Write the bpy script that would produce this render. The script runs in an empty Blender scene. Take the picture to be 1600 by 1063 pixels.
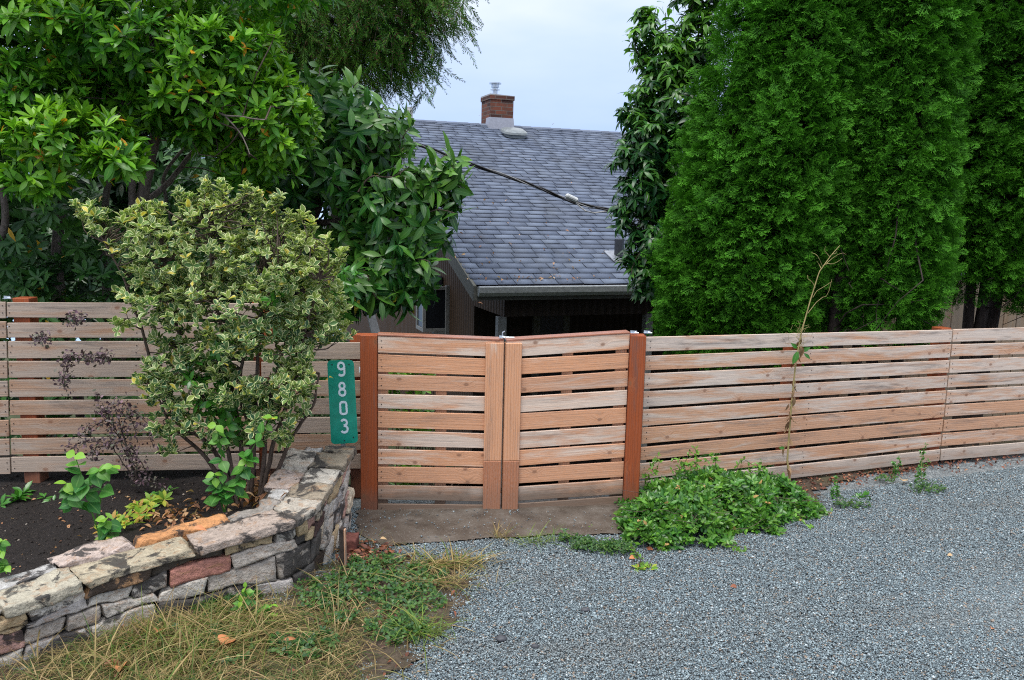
import bpy, math, random
import numpy as np
from mathutils import Vector, Matrix
rng = np.random.default_rng(7)
random.seed(7)
R = math.radians
scene = bpy.context.scene
COL = scene.collection

# ------------------------------------------------------------------ camera
F_PX = 1315.0
CAM = np.array([0.0, 0.0, 1.68])
_p, _r = R(8.717), R(-1.368)
FW = np.array([0, math.cos(_p), -math.sin(_p)])
_U = np.array([0, math.sin(_p), math.cos(_p)])
_Rt = np.array([1.0, 0, 0])
RT = _Rt * math.cos(_r) - _U * math.sin(_r)
UP = _U * math.cos(_r) + _Rt * math.sin(_r)
cd = bpy.data.cameras.new('camera')
cam = bpy.data.objects.new('camera', cd); COL.objects.link(cam)
m = Matrix(((RT[0], UP[0], -FW[0], CAM[0]), (RT[1], UP[1], -FW[1], CAM[1]), (RT[2], UP[2], -FW[2], CAM[2]), (0, 0, 0, 1)))
cam.matrix_world = m
cd.sensor_width = 36; cd.lens = 36 * F_PX / 1600
cd.clip_end = 6000; cd.clip_start = 0.05
scene.camera = cam

# ------------------------------------------------------------------ sky, sun, exposure
SUN_EL, SUN_AZ = R(68), R(205)      # azimuth measured clockwise from +Y (north)
w = bpy.data.worlds.new('World'); scene.world = w; w.use_nodes = True
nt = w.node_tree; nt.nodes.clear()
def wn(t, **k):
    n = nt.nodes.new(t)
    for a, b in k.items(): setattr(n, a, b)
    return n
out = wn('ShaderNodeOutputWorld'); bg = wn('ShaderNodeBackground')
sky = wn('ShaderNodeTexSky', sky_type='NISHITA', sun_disc=False)
sky.sun_elevation = SUN_EL; sky.sun_rotation = SUN_AZ; sky.air_density = 1.0; sky.dust_density = 2.0
tc = wn('ShaderNodeTexCoord'); sep = wn('ShaderNodeSeparateXYZ')
nt.links.new(tc.outputs['Generated'], sep.inputs[0])
mp = wn('ShaderNodeMapping'); mp.inputs['Scale'].default_value = (1.0, 1.0, 3.2)
nt.links.new(tc.outputs['Generated'], mp.inputs[0])
nz = wn('ShaderNodeTexNoise'); nz.inputs['Scale'].default_value = 2.1; nz.inputs['Detail'].default_value = 5; nz.inputs['Roughness'].default_value = .5
nt.links.new(mp.outputs[0], nz.inputs['Vector'])
# cloud layer: pale blue-grey low down, brighter white higher up (an overcast sky)
el = wn('ShaderNodeMapRange'); el.inputs['From Min'].default_value = 0.02; el.inputs['From Max'].default_value = 0.36
nt.links.new(sep.outputs['Z'], el.inputs['Value'])
ad = wn('ShaderNodeMath', operation='MULTIPLY_ADD'); ad.inputs[1].default_value = 1.8; ad.inputs[2].default_value = -.95
nt.links.new(nz.outputs['Fac'], ad.inputs[0])
sm = wn('ShaderNodeMath', operation='ADD', use_clamp=True)
nt.links.new(el.outputs[0], sm.inputs[0]); nt.links.new(ad.outputs[0], sm.inputs[1])
cr = wn('ShaderNodeValToRGB'); nt.links.new(sm.outputs[0], cr.inputs[0])
cr.color_ramp.elements[0].position = 0.0; cr.color_ramp.elements[0].color = (.43, .58, .92, 1)
cr.color_ramp.elements[1].position = 1.0; cr.color_ramp.elements[1].color = (.88, .91, .97, 1)
e = cr.color_ramp.elements.new(.5); e.color = (.58, .70, .93, 1)
zen = wn('ShaderNodeMapRange'); zen.inputs['From Min'].default_value = .35; zen.inputs['From Max'].default_value = 1.0
zen.inputs['To Min'].default_value = 1.0; zen.inputs['To Max'].default_value = 2.1
nt.links.new(sep.outputs['Z'], zen.inputs['Value'])
vm = wn('ShaderNodeVectorMath', operation='SCALE'); nt.links.new(cr.outputs[0], vm.inputs[0]); nt.links.new(zen.outputs[0], vm.inputs['Scale'])
vs = wn('ShaderNodeVectorMath', operation='SCALE'); nt.links.new(sky.outputs[0], vs.inputs[0]); vs.inputs['Scale'].default_value = .07
mx = wn('ShaderNodeMix', data_type='RGBA'); mx.inputs[0].default_value = .88
nt.links.new(vs.outputs[0], mx.inputs[6]); nt.links.new(vm.outputs[0], mx.inputs[7])
nt.links.new(mx.outputs[2], bg.inputs[0]); bg.inputs[1].default_value = 1.0
nt.links.new(bg.outputs[0], out.inputs[0])
sd = bpy.data.lights.new('sun', 'SUN'); sd.energy = 2.6; sd.angle = R(32); sd.color = (1, .96, .9)
so = bpy.data.objects.new('sun', sd); COL.objects.link(so)
sdir = Vector((math.sin(SUN_AZ) * math.cos(SUN_EL), math.cos(SUN_AZ) * math.cos(SUN_EL), math.sin(SUN_EL)))
so.rotation_euler = sdir.to_track_quat('Z', 'Y').to_euler(); so.location = sdir * 30
scene.view_settings.view_transform = 'Standard'; scene.view_settings.look = 'None'
scene.view_settings.exposure = 0.42; scene.view_settings.gamma = 1
scene.render.engine = 'CYCLES'
cy = scene.cycles
cy.max_bounces = 6; cy.diffuse_bounces = 3; cy.glossy_bounces = 2; cy.transmission_bounces = 3; cy.transparent_max_bounces = 4
cy.use_denoising = False; cy.use_adaptive_sampling = True; cy.adaptive_threshold = .01
cy.sample_clamp_indirect = 6; scene.cycles.filter_width = 1.1

# ------------------------------------------------------------------ helpers
def ray(px, py):
    return FW + RT * (px - 800) / F_PX + UP * (531.5 - py) / F_PX
def P(px, py, D):
    d = ray(px, py); return CAM + d * (D / d[1])
def G(px, py, z=0.0):
    d = ray(px, py); return CAM + d * ((z - CAM[2]) / d[2])
def V3(*a): return np.array(a, float)
def unit(v):
    v = np.asarray(v, float); return v / (np.linalg.norm(v, axis=-1, keepdims=True) + 1e-12)
def wob(p, s=1.0, seed=0):
    """smooth pseudo noise in about -1..1"""
    g = np.random.default_rng(seed); p = np.asarray(p, float)
    o = np.zeros(p.shape[:-1])
    for k in range(6):
        d = g.normal(size=3) * s * (1 + .45 * k); o += np.sin(p @ d + g.uniform(0, 6.28)) / (1 + .35 * k)
    return o / 2.6

def mesh_obj(name, verts, faces, mat=None, parent=None, smooth=False, attrs=None, uvs=None, loc=None, link=True, mi=None):
    """faces: (n,4) array or list of tuples"""
    me = bpy.data.meshes.new(name)
    verts = np.asarray(verts, dtype=np.float32)
    if isinstance(faces, np.ndarray):
        k = faces.shape[1]; n = len(faces)
        me.vertices.add(len(verts)); me.vertices.foreach_set('co', verts.ravel())
        me.loops.add(n * k); me.loops.foreach_set('vertex_index', faces.astype(np.int32).ravel())
        me.polygons.add(n); me.polygons.foreach_set('loop_start', np.arange(0, n * k, k, dtype=np.int32))
        me.polygons.foreach_set('loop_total', np.full(n, k, dtype=np.int32))
    else:
        me.from_pydata([tuple(map(float, v)) for v in verts], [], [tuple(f) for f in faces])
    if smooth: me.polygons.foreach_set('use_smooth', np.ones(len(me.polygons), dtype=bool))
    for a, v in (attrs or {}).items():
        v = np.asarray(v, dtype=np.float32)
        if v.ndim == 2:
            at = me.attributes.new(a, 'FLOAT_COLOR', 'POINT'); c = np.ones((len(v), 4), np.float32); c[:, :3] = v
            at.data.foreach_set('color', c.ravel())
        else:
            at = me.attributes.new(a, 'FLOAT', 'POINT'); at.data.foreach_set('value', v)
    if uvs is not None:
        ul = me.uv_layers.new(name='UVMap'); ul.data.foreach_set('uv', np.asarray(uvs, dtype=np.float32).ravel())
    if mat is not None: me.materials.append(mat)
    me.update(calc_edges=True)
    o = bpy.data.objects.new(name, me)
    COL.objects.link(o)
    if parent is not None: o.parent = parent
    if loc is not None: o.location = loc
    return o
def tag(o, label=None, cat=None, group=None, kind=None):
    if label: o['label'] = label
    if cat: o['category'] = cat
    if group: o['group'] = group
    if kind: o['kind'] = kind
    return o
def thing(name, label, cat, loc=(0, 0, 0), rz=0, group=None):
    o = bpy.data.objects.new(name, None); COL.objects.link(o)
    o.location = tuple(map(float, loc)); o.rotation_euler = (0, 0, rz); o.empty_display_size = .2
    return tag(o, label, cat, group)

class MB:
    """collects hexahedra and tubes (world or local coordinates), builds ONE mesh with metric UVs"""
    def __init__(s, org=(0, 0, 0)): s.v = []; s.f = []; s.uv = []; s.o = np.array(org, float)
    def hexa(s, a, b, c, d, off, flip=False):
        """front quad a(top left) b(top right) c(bottom right) d(bottom left), extruded by off"""
        a, b, c, d, off = [np.asarray(x, float) for x in (a, b, c, d, off)]
        n = len(s.v); s.v += [x - s.o for x in (a, b, c, d, a + off, b + off, c + off, d + off)]
        L = np.linalg.norm(b - a); H = np.linalg.norm(d - a); T = np.linalg.norm(off); q = rng.uniform(0, 50, 2)
        if H > L: q = q[::-1]
        fs = [((3, 2, 1, 0), (L, H)), ((4, 5, 6, 7), (L, H)), ((0, 1, 5, 4), (L, T)), ((2, 3, 7, 6), (L, T)), ((1, 2, 6, 5), (T, H)), ((3, 0, 4, 7), (T, H))]
        for f, (l, h) in fs:
            s.f.append([n + i for i in f])
            uv = [(0, 0), (l, 0), (l, h), (0, h)]
            if H > L: uv = [(y, x) for x, y in uv]
            s.uv += [(x + q[0], y + q[1]) for x, y in uv]
    def box(s, x0, x1, y0, y1, z0, z1):
        s.hexa((x0, y0, z1), (x1, y0, z1), (x1, y0, z0), (x0, y0, z0), (0, y1 - y0, 0))
    def tube(s, pts, rad, k=8, cap=True):
        pts = np.asarray(pts, float); rad = np.broadcast_to(rad, (len(pts),)); n = len(s.v)
        t = np.gradient(pts, axis=0); t = unit(t); ref = V3(0.31, .22, 1) if abs(t[:, 2]).mean() < .8 else V3(1, .2, .1)
        for i, (p, q, r) in enumerate(zip(pts, t, rad)):
            x = unit(np.cross(ref, q)); y = np.cross(q, x)
            for j in range(k):
                a = 2 * math.pi * j / k; s.v.append(p + (x * math.cos(a) + y * math.sin(a)) * r - s.o)
        for i in range(len(pts) - 1):
            for j in range(k):
                j2 = (j + 1) % k
                s.f.append([n + i * k + j, n + i * k + j2, n + (i + 1) * k + j2, n + (i + 1) * k + j])
                s.uv += [(i * .1, j * .02), (i * .1, j * .02 + .02), (i * .1 + .1, j * .02 + .02), (i * .1 + .1, j * .02)]
        if cap:
            for b in (0, (len(pts) - 1) * k):
                s.f.append([n + b + j for j in range(k)][::(1 if b else -1)]); s.uv += [(0, 0)] * k
    def poly(s, pts):
        n = len(s.v); s.v += [np.asarray(p, float) - s.o for p in pts]; s.f.append(list(range(n, n + len(pts)))); s.uv += [(p[0], p[1]) for p in pts]
    def build(s, name, mat, parent=None, bevel=0, smooth=False):
        o = mesh_obj(name, s.v, s.f, mat, parent, smooth, uvs=s.uv)
        if bevel:
            b = o.modifiers.new('bevel', 'BEVEL'); b.width = bevel; b.segments = 1; b.limit_method = 'ANGLE'
        return o

# ---- materials
class NB:
    def __init__(s, name):
        s.m = bpy.data.materials.new(name); s.m.use_nodes = True; s.t = s.m.node_tree; s.t.nodes.clear()
        s.out = s.t.nodes.new('ShaderNodeOutputMaterial')
    def n(s, typ, ins=None, **k):
        x = s.t.nodes.new('ShaderNode' + typ)
        for a, b in k.items(): setattr(x, a, b)
        for a, b in (ins or {}).items(): s.set(x.inputs[a], b)
        return x
    def set(s, i, b):
        if isinstance(b, bpy.types.NodeSocket): s.t.links.new(b, i)
        else:
            if isinstance(b, (tuple, list)) and len(b) == 3 and i.type == 'RGBA': b = (*b, 1)
            i.default_value = b
    def ramp(s, fac, stops, interp='LINEAR'):
        x = s.n('ValToRGB', {0: fac}); c = x.color_ramp; c.interpolation = interp
        while len(c.elements) > 1: c.elements.remove(c.elements[0])
        c.elements[0].position = stops[0][0]; c.elements[0].color = (*stops[0][1], 1)
        for p, q in stops[1:]: e = c.elements.new(p); e.color = (*q, 1)
        return x.outputs[0]
    def mix(s, f, a, b, mode='MIX'):
        x = s.n('Mix', {0: f, 6: a, 7: b}, data_type='RGBA', blend_type=mode); return x.outputs[2]
    def math(s, op, a, b=0.0, c=None, clamp=False):
        d = {0: a, 1: b}
        if c is not None: d[2] = c
        return s.n('Math', d, operation=op, use_clamp=clamp).outputs[0]
    def noise(s, vec, sc, det=4, ro=.55, dist=0.0, out='Fac'):
        d = {'Scale': sc, 'Detail': det, 'Roughness': ro, 'Distortion': dist}
        if vec is not None: d['Vector'] = vec
        return s.n('TexNoise', d).outputs[out]
    def mapr(s, v, a, b, c=0.0, d=1.0):
        return s.n('MapRange', {'Value': v, 'From Min': a, 'From Max': b, 'To Min': c, 'To Max': d}).outputs[0]
    def vmap(s, vec, scale=(1, 1, 1), loc=(0, 0, 0)):
        return s.n('Mapping', {'Vector': vec, 'Scale': scale, 'Location': loc}).outputs[0]
    def bump(s, h, st=.3, dist=.01, nrm=None):
        d = {'Height': h, 'Strength': st, 'Distance': dist}
        if nrm is not None: d['Normal'] = nrm
        return s.n('Bump', d).outputs[0]
    def pbr(s, col, rough=.6, spec=.5, nrm=None, metal=0.0):
        d = {'Base Color': col, 'Roughness': rough, 'Specular IOR Level': spec, 'Metallic': metal}
        if nrm is not None: d['Normal'] = nrm
        x = s.n('BsdfPrincipled', d); s.t.links.new(x.outputs[0], s.out.inputs[0]); return x
def objco(b): return b.n('TexCoord').outputs['Object']

def leaf_mat(name, stops, rough=.4, spec=.5, trans=.25, tip=None, rim=None, rib=None, brown=None, grow=None):
    b = NB(name); rnd = b.n('NewGeometry').outputs['Random Per Island']
    col = b.ramp(rnd, stops)
    if tip: col = b.mix(b.n('Attribute', attribute_name='tone').outputs['Fac'], col, tip)
    if brown:                                   # a few dying leaves
        h = b.math('FRACT', b.math('MULTIPLY', rnd, 37.7)); col = b.mix(b.math('GREATER_THAN', h, brown[0]), col, brown[1])
    u = b.n('Attribute', attribute_name='u').outputs['Fac']
    if rib: col = b.mix(b.mapr(u, 0, .16, .55, 0), col, rib)
    if grow: col = b.mix(b.mapr(u, .35, 1.0, 0, .75), col, grow)
    if rim:
        nzv = b.noise(objco(b), 60, 2)
        k = b.mapr(b.math('ADD', u, b.math('MULTIPLY', nzv, .5)), rim[0] + .20, rim[0] + .30); col = b.mix(k, col, rim[1])
    p = b.n('BsdfPrincipled', {'Base Color': col, 'Roughness': rough, 'Specular IOR Level': spec})
    t = b.n('BsdfTranslucent', {'Color': b.mix(1.0, col, (1.25, 1.35, .7), 'MULTIPLY')})
    x = b.n('MixShader', {0: trans, 1: p.outputs[0], 2: t.outputs[0]}); b.t.links.new(x.outputs[0], b.out.inputs[0])
    return b.m
def bark_mat(name, c1, c2, sc=30):
    b = NB(name); o = objco(b); n = b.noise(b.vmap(o, (1, 1, .25)), sc, 6, .65)
    col = b.ramp(n, [(.3, c1), (.7, c2)]); b.pbr(col, .85, .3, b.bump(n, .8, .02)); return b.m
def flat_mat(name, col, rough=.5, spec=.5, metal=0.0, var=.25, sc=25):
    b = NB(name); n = b.noise(objco(b), sc, 5); c = b.mix(b.mapr(n, .3, .75), tuple(x * (1 - var) for x in col), tuple(min(1, x * (1 + var)) for x in col))
    b.pbr(c, rough, spec, b.bump(n, .15, .004), metal); return b.m

FINE = {'stained_post': .03, 'wet_cap': .1}
MUD = {'weathered_cedar': .45, 'gate_cedar': .85, 'stile_cedar': .3, 'left_cedar': .0, 'stained_post': .5}
def wood_mat(name, base, warm, grey, warm_amt=.5, stain=0.35, rough=.62):
    b = NB(name); uv = b.n('TexCoord').outputs['UV']; rnd = b.n('NewGeometry').outputs['Random Per Island']
    ns = b.n('Separate' + 'XYZ', {0: uv}); 
    # knots and the grain that bends round them
    vo = b.n('TexVoronoi', {'Vector': b.vmap(uv, (8, 11, 1)), 'Scale': 1.0, 'Randomness': 1.0}, voronoi_dimensions='2D')
    kd = vo.outputs['Distance']; ksel = b.math('GREATER_THAN', b.n('SeparateColor', {0: vo.outputs['Color']}).outputs[0], .84)
    kn = b.math('MULTIPLY', b.mapr(kd, .07, .14, 1, 0), ksel)
    kh = b.math('MULTIPLY', b.mapr(kd, .04, .5, 1, 0), ksel)
    warp = b.n('VectorMath', {0: uv, 1: b.n('CombineXYZ', {0: 0.0, 1: b.math('MULTIPLY', kh, .03), 2: 0.0}).outputs[0]}, operation='ADD').outputs[0]
    g1 = b.noise(b.vmap(warp, (2.2, 75, 1)), 1.0, 5, .6, .6)
    g2 = b.noise(b.vmap(warp, (9, 330, 1)), 1.0, 3, .6)
    arch = b.n('TexWave', {'Vector': b.vmap(warp, (1.3, 24, 1)), 'Scale': 1.0, 'Distortion': 9.0, 'Detail': 2.0, 'Detail Scale': .6}, wave_type='BANDS', bands_direction='Y').outputs['Fac']
    # colour: warm patches against grey weathering
    big = b.noise(b.vmap(uv, (1.8, 16, 1)), 1.0, 6, .65, .5)
    wsel = b.math('ADD', big, b.math('MULTIPLY', rnd, .3))
    wf = b.mapr(wsel, .74 - warm_amt * .4, .90 - warm_amt * .4)
    col = b.mix(b.mapr(g1, .25, .75), grey, base)
    col = b.mix(b.math('MULTIPLY', wf, .85), col, warm)
    col = b.mix(b.math('MULTIPLY', b.mapr(arch, .55, .95), b.math('MULTIPLY', wf, .55)), col, tuple(x * .6 for x in warm))
    col = b.mix(b.mapr(g2, .35, .8, .0, .35), col, tuple(x * .62 for x in base))
    r2 = b.math('FRACT', b.math('MULTIPLY', rnd, 17.3)); col = b.mix(b.mapr(r2, 0, 1, .0, .24), col, (.20, .16, .14))
    st = b.noise(b.vmap(uv, (1.5, 14, 1), (7, 3, 0)), 1.0, 7, .72, .4)
    col = b.mix(b.mapr(st, .54, .72, 0, stain), col, (.085, .07, .065))
    st2 = b.noise(b.vmap(uv, (5, 90, 1), (2, 5, 0)), 1.0, 5, .7, .4); col = b.mix(b.mapr(st2, .56, .74, 0, .55), col, (.15, .11, .09))
    col = b.mix(b.math('MULTIPLY', kn, .75), col, (.16, .06, .025))
    col = b.mix(b.math('MULTIPLY', kh, .22), col, (.34, .15, .07))
    fine = b.noise(b.vmap(uv, (60, 260, 1)), 1.0, 2); col = b.mix(b.mapr(fine, .3, .7, .0, FINE.get(name, .18)), col, (.55, .5, .46))
    zz = b.n('SeparateXYZ', {0: objco(b)}).outputs[2]
    mud = b.math('MULTIPLY', b.mapr(b.math('ADD', zz, b.math('MULTIPLY', b.noise(objco(b), 9, 5), .10)), .10, .20, 1, 0), MUD.get(name, 0)); col = b.mix(mud, col, (.12, .095, .075))
    h = b.math('ADD', b.math('MULTIPLY', g1, .6), b.math('MULTIPLY', g2, .5))
    b.pbr(col, b.mapr(g1, .2, .8, rough - .12, rough + .12), .22, b.bump(h, .6, .004)); return b.m

M = {}
M['fence'] = wood_mat('weathered_cedar', (.68, .53, .42), (.58, .25, .095), (.54, .465, .41), .42, .9)
M['gate'] = wood_mat('gate_cedar', (.73, .53, .40), (.64, .25, .085), (.58, .49, .42), .55, .5)
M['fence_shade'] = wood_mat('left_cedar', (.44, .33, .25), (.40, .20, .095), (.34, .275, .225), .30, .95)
M['stile'] = wood_mat('stile_cedar', (.44, .22, .12), (.40, .12, .035), (.38, .27, .21), .8, .35)
M['post'] = wood_mat('stained_post', (.22, .050, .014), (.34, .070, .014), (.11, .030, .011), .5, .6, .6)
M['cap'] = wood_mat('wet_cap', (.30, .12, .08), (.34, .11, .05), (.40, .30, .28), .4, .3, .28)
M['bark'] = bark_mat('bark', (.045, .03, .022), (.14, .10, .08))
M['bark_grey'] = bark_mat('grey_bark', (.09, .07, .06), (.24, .20, .17))
M['bark_dark'] = bark_mat('dark_bark', (.02, .014, .012), (.06, .045, .038))
M['steel'] = flat_mat('galvanised', (.55, .6, .66), .35, .5, .8)

# ---- foliage
def leaf_t(rows=4, L=1.0, W=.3, peak=.5, curl=.15, fold=.25, cols=2, sharp=1.0, petiole=.0):
    v, u = [], []
    for i in range(rows + 1):
        t = i / rows
        ww = W / 2 * (max(math.sin(math.pi * (t ** (math.log(.5) / math.log(peak)))), 0) ** sharp) if 0 < i < rows else .012 * W
        for j in range(cols + 1):
            c = (j / cols) * 2 - 1
            v.append((c * ww, t * L, fold * abs(c) * ww - curl * L * t * t)); u.append(abs(c))
    if petiole:
        v = [(x, y + petiole, z) for x, y, z in v]
    f = [(i * (cols + 1) + j, i * (cols + 1) + j + 1, (i + 1) * (cols + 1) + j + 1, (i + 1) * (cols + 1) + j) for i in range(rows) for j in range(cols)]
    return np.array(v), np.array(f), np.array(u)
def frames(d, n):
    y = unit(d); z = unit(n - (n * y).sum(-1, keepdims=True) * y); x = np.cross(y, z)
    return np.stack([x, y, z], -1)
def scatter(T, pos, M3, s, tone=None):
    v, f, u = T; N = len(pos); k = len(v)
    s = np.broadcast_to(s, (N,))
    V = np.einsum('nij,kj->nki', M3, v) * s[:, None, None] + pos[:, None, :]
    Fc = (f[None] + (np.arange(N) * k)[:, None, None]).reshape(-1, 4)
    a = {'u': np.tile(u, N), 'tone': np.repeat(np.zeros(N) if tone is None else tone, k)}
    return V.reshape(-1, 3), Fc, a
def join(*S):
    V = []; Fc = []; A = {'u': [], 'tone': []}; n = 0
    for v, f, a in S:
        V.append(v); Fc.append(f + n); n += len(v)
        for k in A: A[k].append(a[k])
    return np.concatenate(V), np.concatenate(Fc), {k: np.concatenate(x) for k, x in A.items()}
def leaves_obj(name, S, mat, parent=None, org=(0, 0, 0)):
    v, f, a = S
    return mesh_obj(name, v - np.asarray(org, float), f, mat, parent, True, a)
def rand_dir(n): return unit(rng.normal(size=(n, 3)))
def blob_pts(blobs, dens, shell=.55):
    """blobs: (px,py,rx,ry,D,rd) pixel ellipses at distance D with depth radius rd (m). returns points, outward normals"""
    Pp, Nn = [], []
    C = [P(b[0], b[1], b[4]) for b in blobs]; Rr = [V3(b[2] * b[4] / F_PX, b[5], b[3] * b[4] / F_PX) for b in blobs]
    for c, r in zip(C, Rr):
        area = 4.2 * ((r[0] * r[1]) ** 1.6 + (r[0] * r[2]) ** 1.6 + (r[1] * r[2]) ** 1.6) ** (1 / 1.6)
        n = int(area * dens); d = rand_dir(n); k = shell + (1 - shell) * rng.uniform(0, 1, n) ** .6
        p = c + d * r * (k * (1 + .16 * wob(d * 1.0 + c, 3.0, 5)))[:, None]
        Pp.append(p); Nn.append(unit(d / r))
    p = np.concatenate(Pp); nn = np.concatenate(Nn)
    keep = np.ones(len(p), bool)
    for c, r in zip(C, Rr): keep &= (((p - c) / r) ** 2).sum(1) > .22      # nothing deep inside
    return p[keep], nn[keep]
def whorls(T, p, axis, k, size, spread=(50, 85), jitter=.25, tone=None, tone_j=.15, droop=0.0):
    """k leaves round each point, opening round the axis"""
    n = len(p); axis = unit(axis); a0 = unit(np.cross(axis, rand_dir(n))); b0 = np.cross(axis, a0)
    out = []
    off = rng.uniform(0, 6.28, n); sz = size * rng.uniform(.75, 1.15, n)
    for j in range(k):
        an = off + 2 * math.pi * j / k * (1 if k < 9 else 1.618) + rng.normal(0, jitter, n)
        sp = np.radians(rng.uniform(spread[0], spread[1], n))
        rad = a0 * np.cos(an)[:, None] + b0 * np.sin(an)[:, None]
        d = axis * np.cos(sp)[:, None] + rad * np.sin(sp)[:, None]; d[:, 2] -= droop
        d += rng.normal(0, .08, d.shape)
        nn = axis * np.sin(sp)[:, None] - rad * np.cos(sp)[:, None] + rng.normal(0, .15, d.shape)
        tt = None if tone is None else np.clip(tone + rng.normal(0, tone_j, n), 0, 1)
        out.append(scatter(T, p + axis * rng.uniform(-.15, .05, (n, 1)) * size, frames(d, nn), sz * rng.uniform(.8, 1.1, n), tt))
    return join(*out)
def limb(mb, a, b, r0, r1, bend=.1, n=7, k=7):
    a = np.asarray(a, float); b = np.asarray(b, float); t = np.linspace(0, 1, n)[:, None]
    L = np.linalg.norm(b - a); o = rng.normal(size=3) * bend * L; o2 = rng.normal(size=3) * bend * .5 * L
    p = a + (b - a) * t + o * np.sin(math.pi * t) + o2 * np.sin(2 * math.pi * t)
    mb.tube(p, np.linspace(r0, r1, n), k, cap=False); return p
def twigs(mb, limbs, tips, r0=.006, r1=.002, maxd=.8, k=5, bend=.08):
    L = np.concatenate(limbs)
    for t in tips:
        d = np.linalg.norm(L - t, axis=1) + (L[:, 2] > t[2]) * .25; i = int(d.argmin())
        if np.linalg.norm(L[i] - t) < maxd: limb(mb, L[i], t, r0, r1, bend, 5, k)
def sel(p, n, f): i = rng.choice(len(p), int(f), replace=len(p) < f); return p[i]

# ================================================================== SETTING
# ---- ground sheets
def grid_mesh(x0, x1, y0, y1, nx, ny, zf):
    xs = np.linspace(x0, x1, nx); ys = np.linspace(y0, y1, ny); X, Y = np.meshgrid(xs, ys)
    v = np.stack([X, Y, zf(X, Y)], -1).reshape(-1, 3)
    i = (np.arange(ny - 1)[:, None] * nx + np.arange(nx - 1)[None]).ravel()
    return v, np.stack([i, i + 1, i + nx + 1, i + nx], -1)
b = NB('gravel_ground'); o = objco(b)
v1 = b.n('TexVoronoi', {'Vector': o, 'Scale': 95.0, 'Randomness': 1.0}); v2 = b.n('TexVoronoi', {'Vector': o, 'Scale': 210.0})
c1 = b.ramp(b.n('SeparateColor', {0: v1.outputs['Color']}).outputs[0], [(0, (.07, .085, .095)), (.4, (.17, .2, .215)), (.75, (.26, .30, .31)), (1, (.5, .53, .53))])
c2 = b.ramp(b.n('SeparateColor', {0: v2.outputs['Color']}).outputs[1], [(0, (.08, .085, .09)), (1, (.3, .33, .34))])
col = b.mix(.4, c1, c2); col = b.mix(b.mapr(b.noise(o, 1.6, 4), .5, .75, 0, .45), col, (.19, .165, .14))
b.pbr(col, .75, .4, b.bump(b.math('ADD', v1.outputs['Distance'], v2.outputs['Distance']), .8, .012)); M['gravel_ground'] = b.m
b = NB('gravel_stones'); rnd = b.n('NewGeometry').outputs['Random Per Island']; o = objco(b)
col = b.ramp(rnd, [(0, (.060, .080, .092)), (.25, (.115, .152, .172)), (.6, (.17, .225, .25)), (.88, (.25, .32, .345)), (.97, (.36, .43, .455)), (1, (.55, .60, .62))])
h = b.math('FRACT', b.math('MULTIPLY', rnd, 91.3)); col = b.mix(b.math('GREATER_THAN', h, .93), col, (.26, .20, .15))
col = b.mix(b.mapr(b.noise(b.vmap(o, (.6, 1.6, 1)), 1.6, 5, .6), .5, .68, 0, .38), col, (.165, .16, .145))
col = b.mix(b.mapr(b.noise(o, 400, 2), .3, .7, 0, .3), col, (.1, .11, .12))
b.pbr(col, .55, .5); M['gravel'] = b.m
b = NB('soil'); o = objco(b); n = b.noise(o, 55, 7, .7); n2 = b.noise(o, 3, 4)
col = b.ramp(n, [(.3, (.006, .005, .005)), (.6, (.022, .016, .014)), (.8, (.055, .04, .032))]); col = b.mix(b.mapr(b.noise(o, 260, 1), .68, .74), col, (.2, .16, .13))
b.pbr(col, .85, .3, b.bump(b.math('ADD', n, b.noise(o, 180, 3)), 1.0, .02)); M['soil'] = b.m
b = NB('verge_dirt'); o = objco(b); n = b.noise(o, 40, 7, .7)
col = b.ramp(n, [(.3, (.03, .022, .016)), (.55, (.085, .06, .042)), (.75, (.16, .125, .09))]); col = b.mix(b.mapr(b.noise(o, 3, 4), .45, .7), col, (.075, .07, .035))
b.pbr(col, .9, .3, b.bump(n, 1.0, .02)); M['dirt'] = b.m
b = NB('yard_earth'); o = objco(b); n = b.noise(o, 4, 6, .6); b.pbr(b.ramp(n, [(.3, (.02, .025, .012)), (.7, (.05, .06, .025))]), .95, .2, b.bump(n, .6, .05)); M['yard'] = b.m
b = NB('water'); b.pbr((.25, .36, .5), .25, .5, b.bump(b.noise(b.vmap(objco(b), (.02, .1, 1)), 1.0, 4), .3, .3)); M['water'] = b.m

zf = lambda X, Y: .006 * np.sin(X * 2.1 + Y) + .005 * np.sin(Y * 3.3 - X) - .004
def fence_y(x): return 4.95 + .40 * np.clip(np.asarray(x) - .9, 0, 20)
v, f = grid_mesh(-9, 14, -8, 4.95, 90, 60, zf)
k = (v[:, 1] + 8) / 12.95; v[:, 1] = -8 + k * (fence_y(v[:, 0]) + 8)
tag(mesh_obj('driveway', v, f, M['gravel_ground'], smooth=True), kind='structure')
def yz(X, Y): return np.where(Y < 7.2, .02 - 1.72 * np.clip((Y - 4.9) / 2.3, 0, 1) ** 1.2, -1.7) - np.clip((Y - 20) / 30, 0, 1) * 14 + .0 * X
v, f = grid_mesh(-60, 60, 4.9, 60, 160, 160, yz); sh = fence_y(np.clip(v[:, 0], -9, 14)) - 4.95; v[:, 1] += sh * np.clip(1 - (v[:, 1] - 4.9) / 12, 0, 1)
tag(mesh_obj('yard_slope', v, f, M['yard'], smooth=True), kind='structure')
v, f = grid_mesh(-60, 60, -60, -7.9, 4, 4, lambda X, Y: 0 * X); tag(mesh_obj('road', v, f, M['gravel_ground']), kind='structure')
v, f = grid_mesh(-4000, 4000, 55, 5500, 4, 4, lambda X, Y: 0 * X - 15.5); tag(mesh_obj('water', v, f, M['water']), kind='structure')
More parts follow.
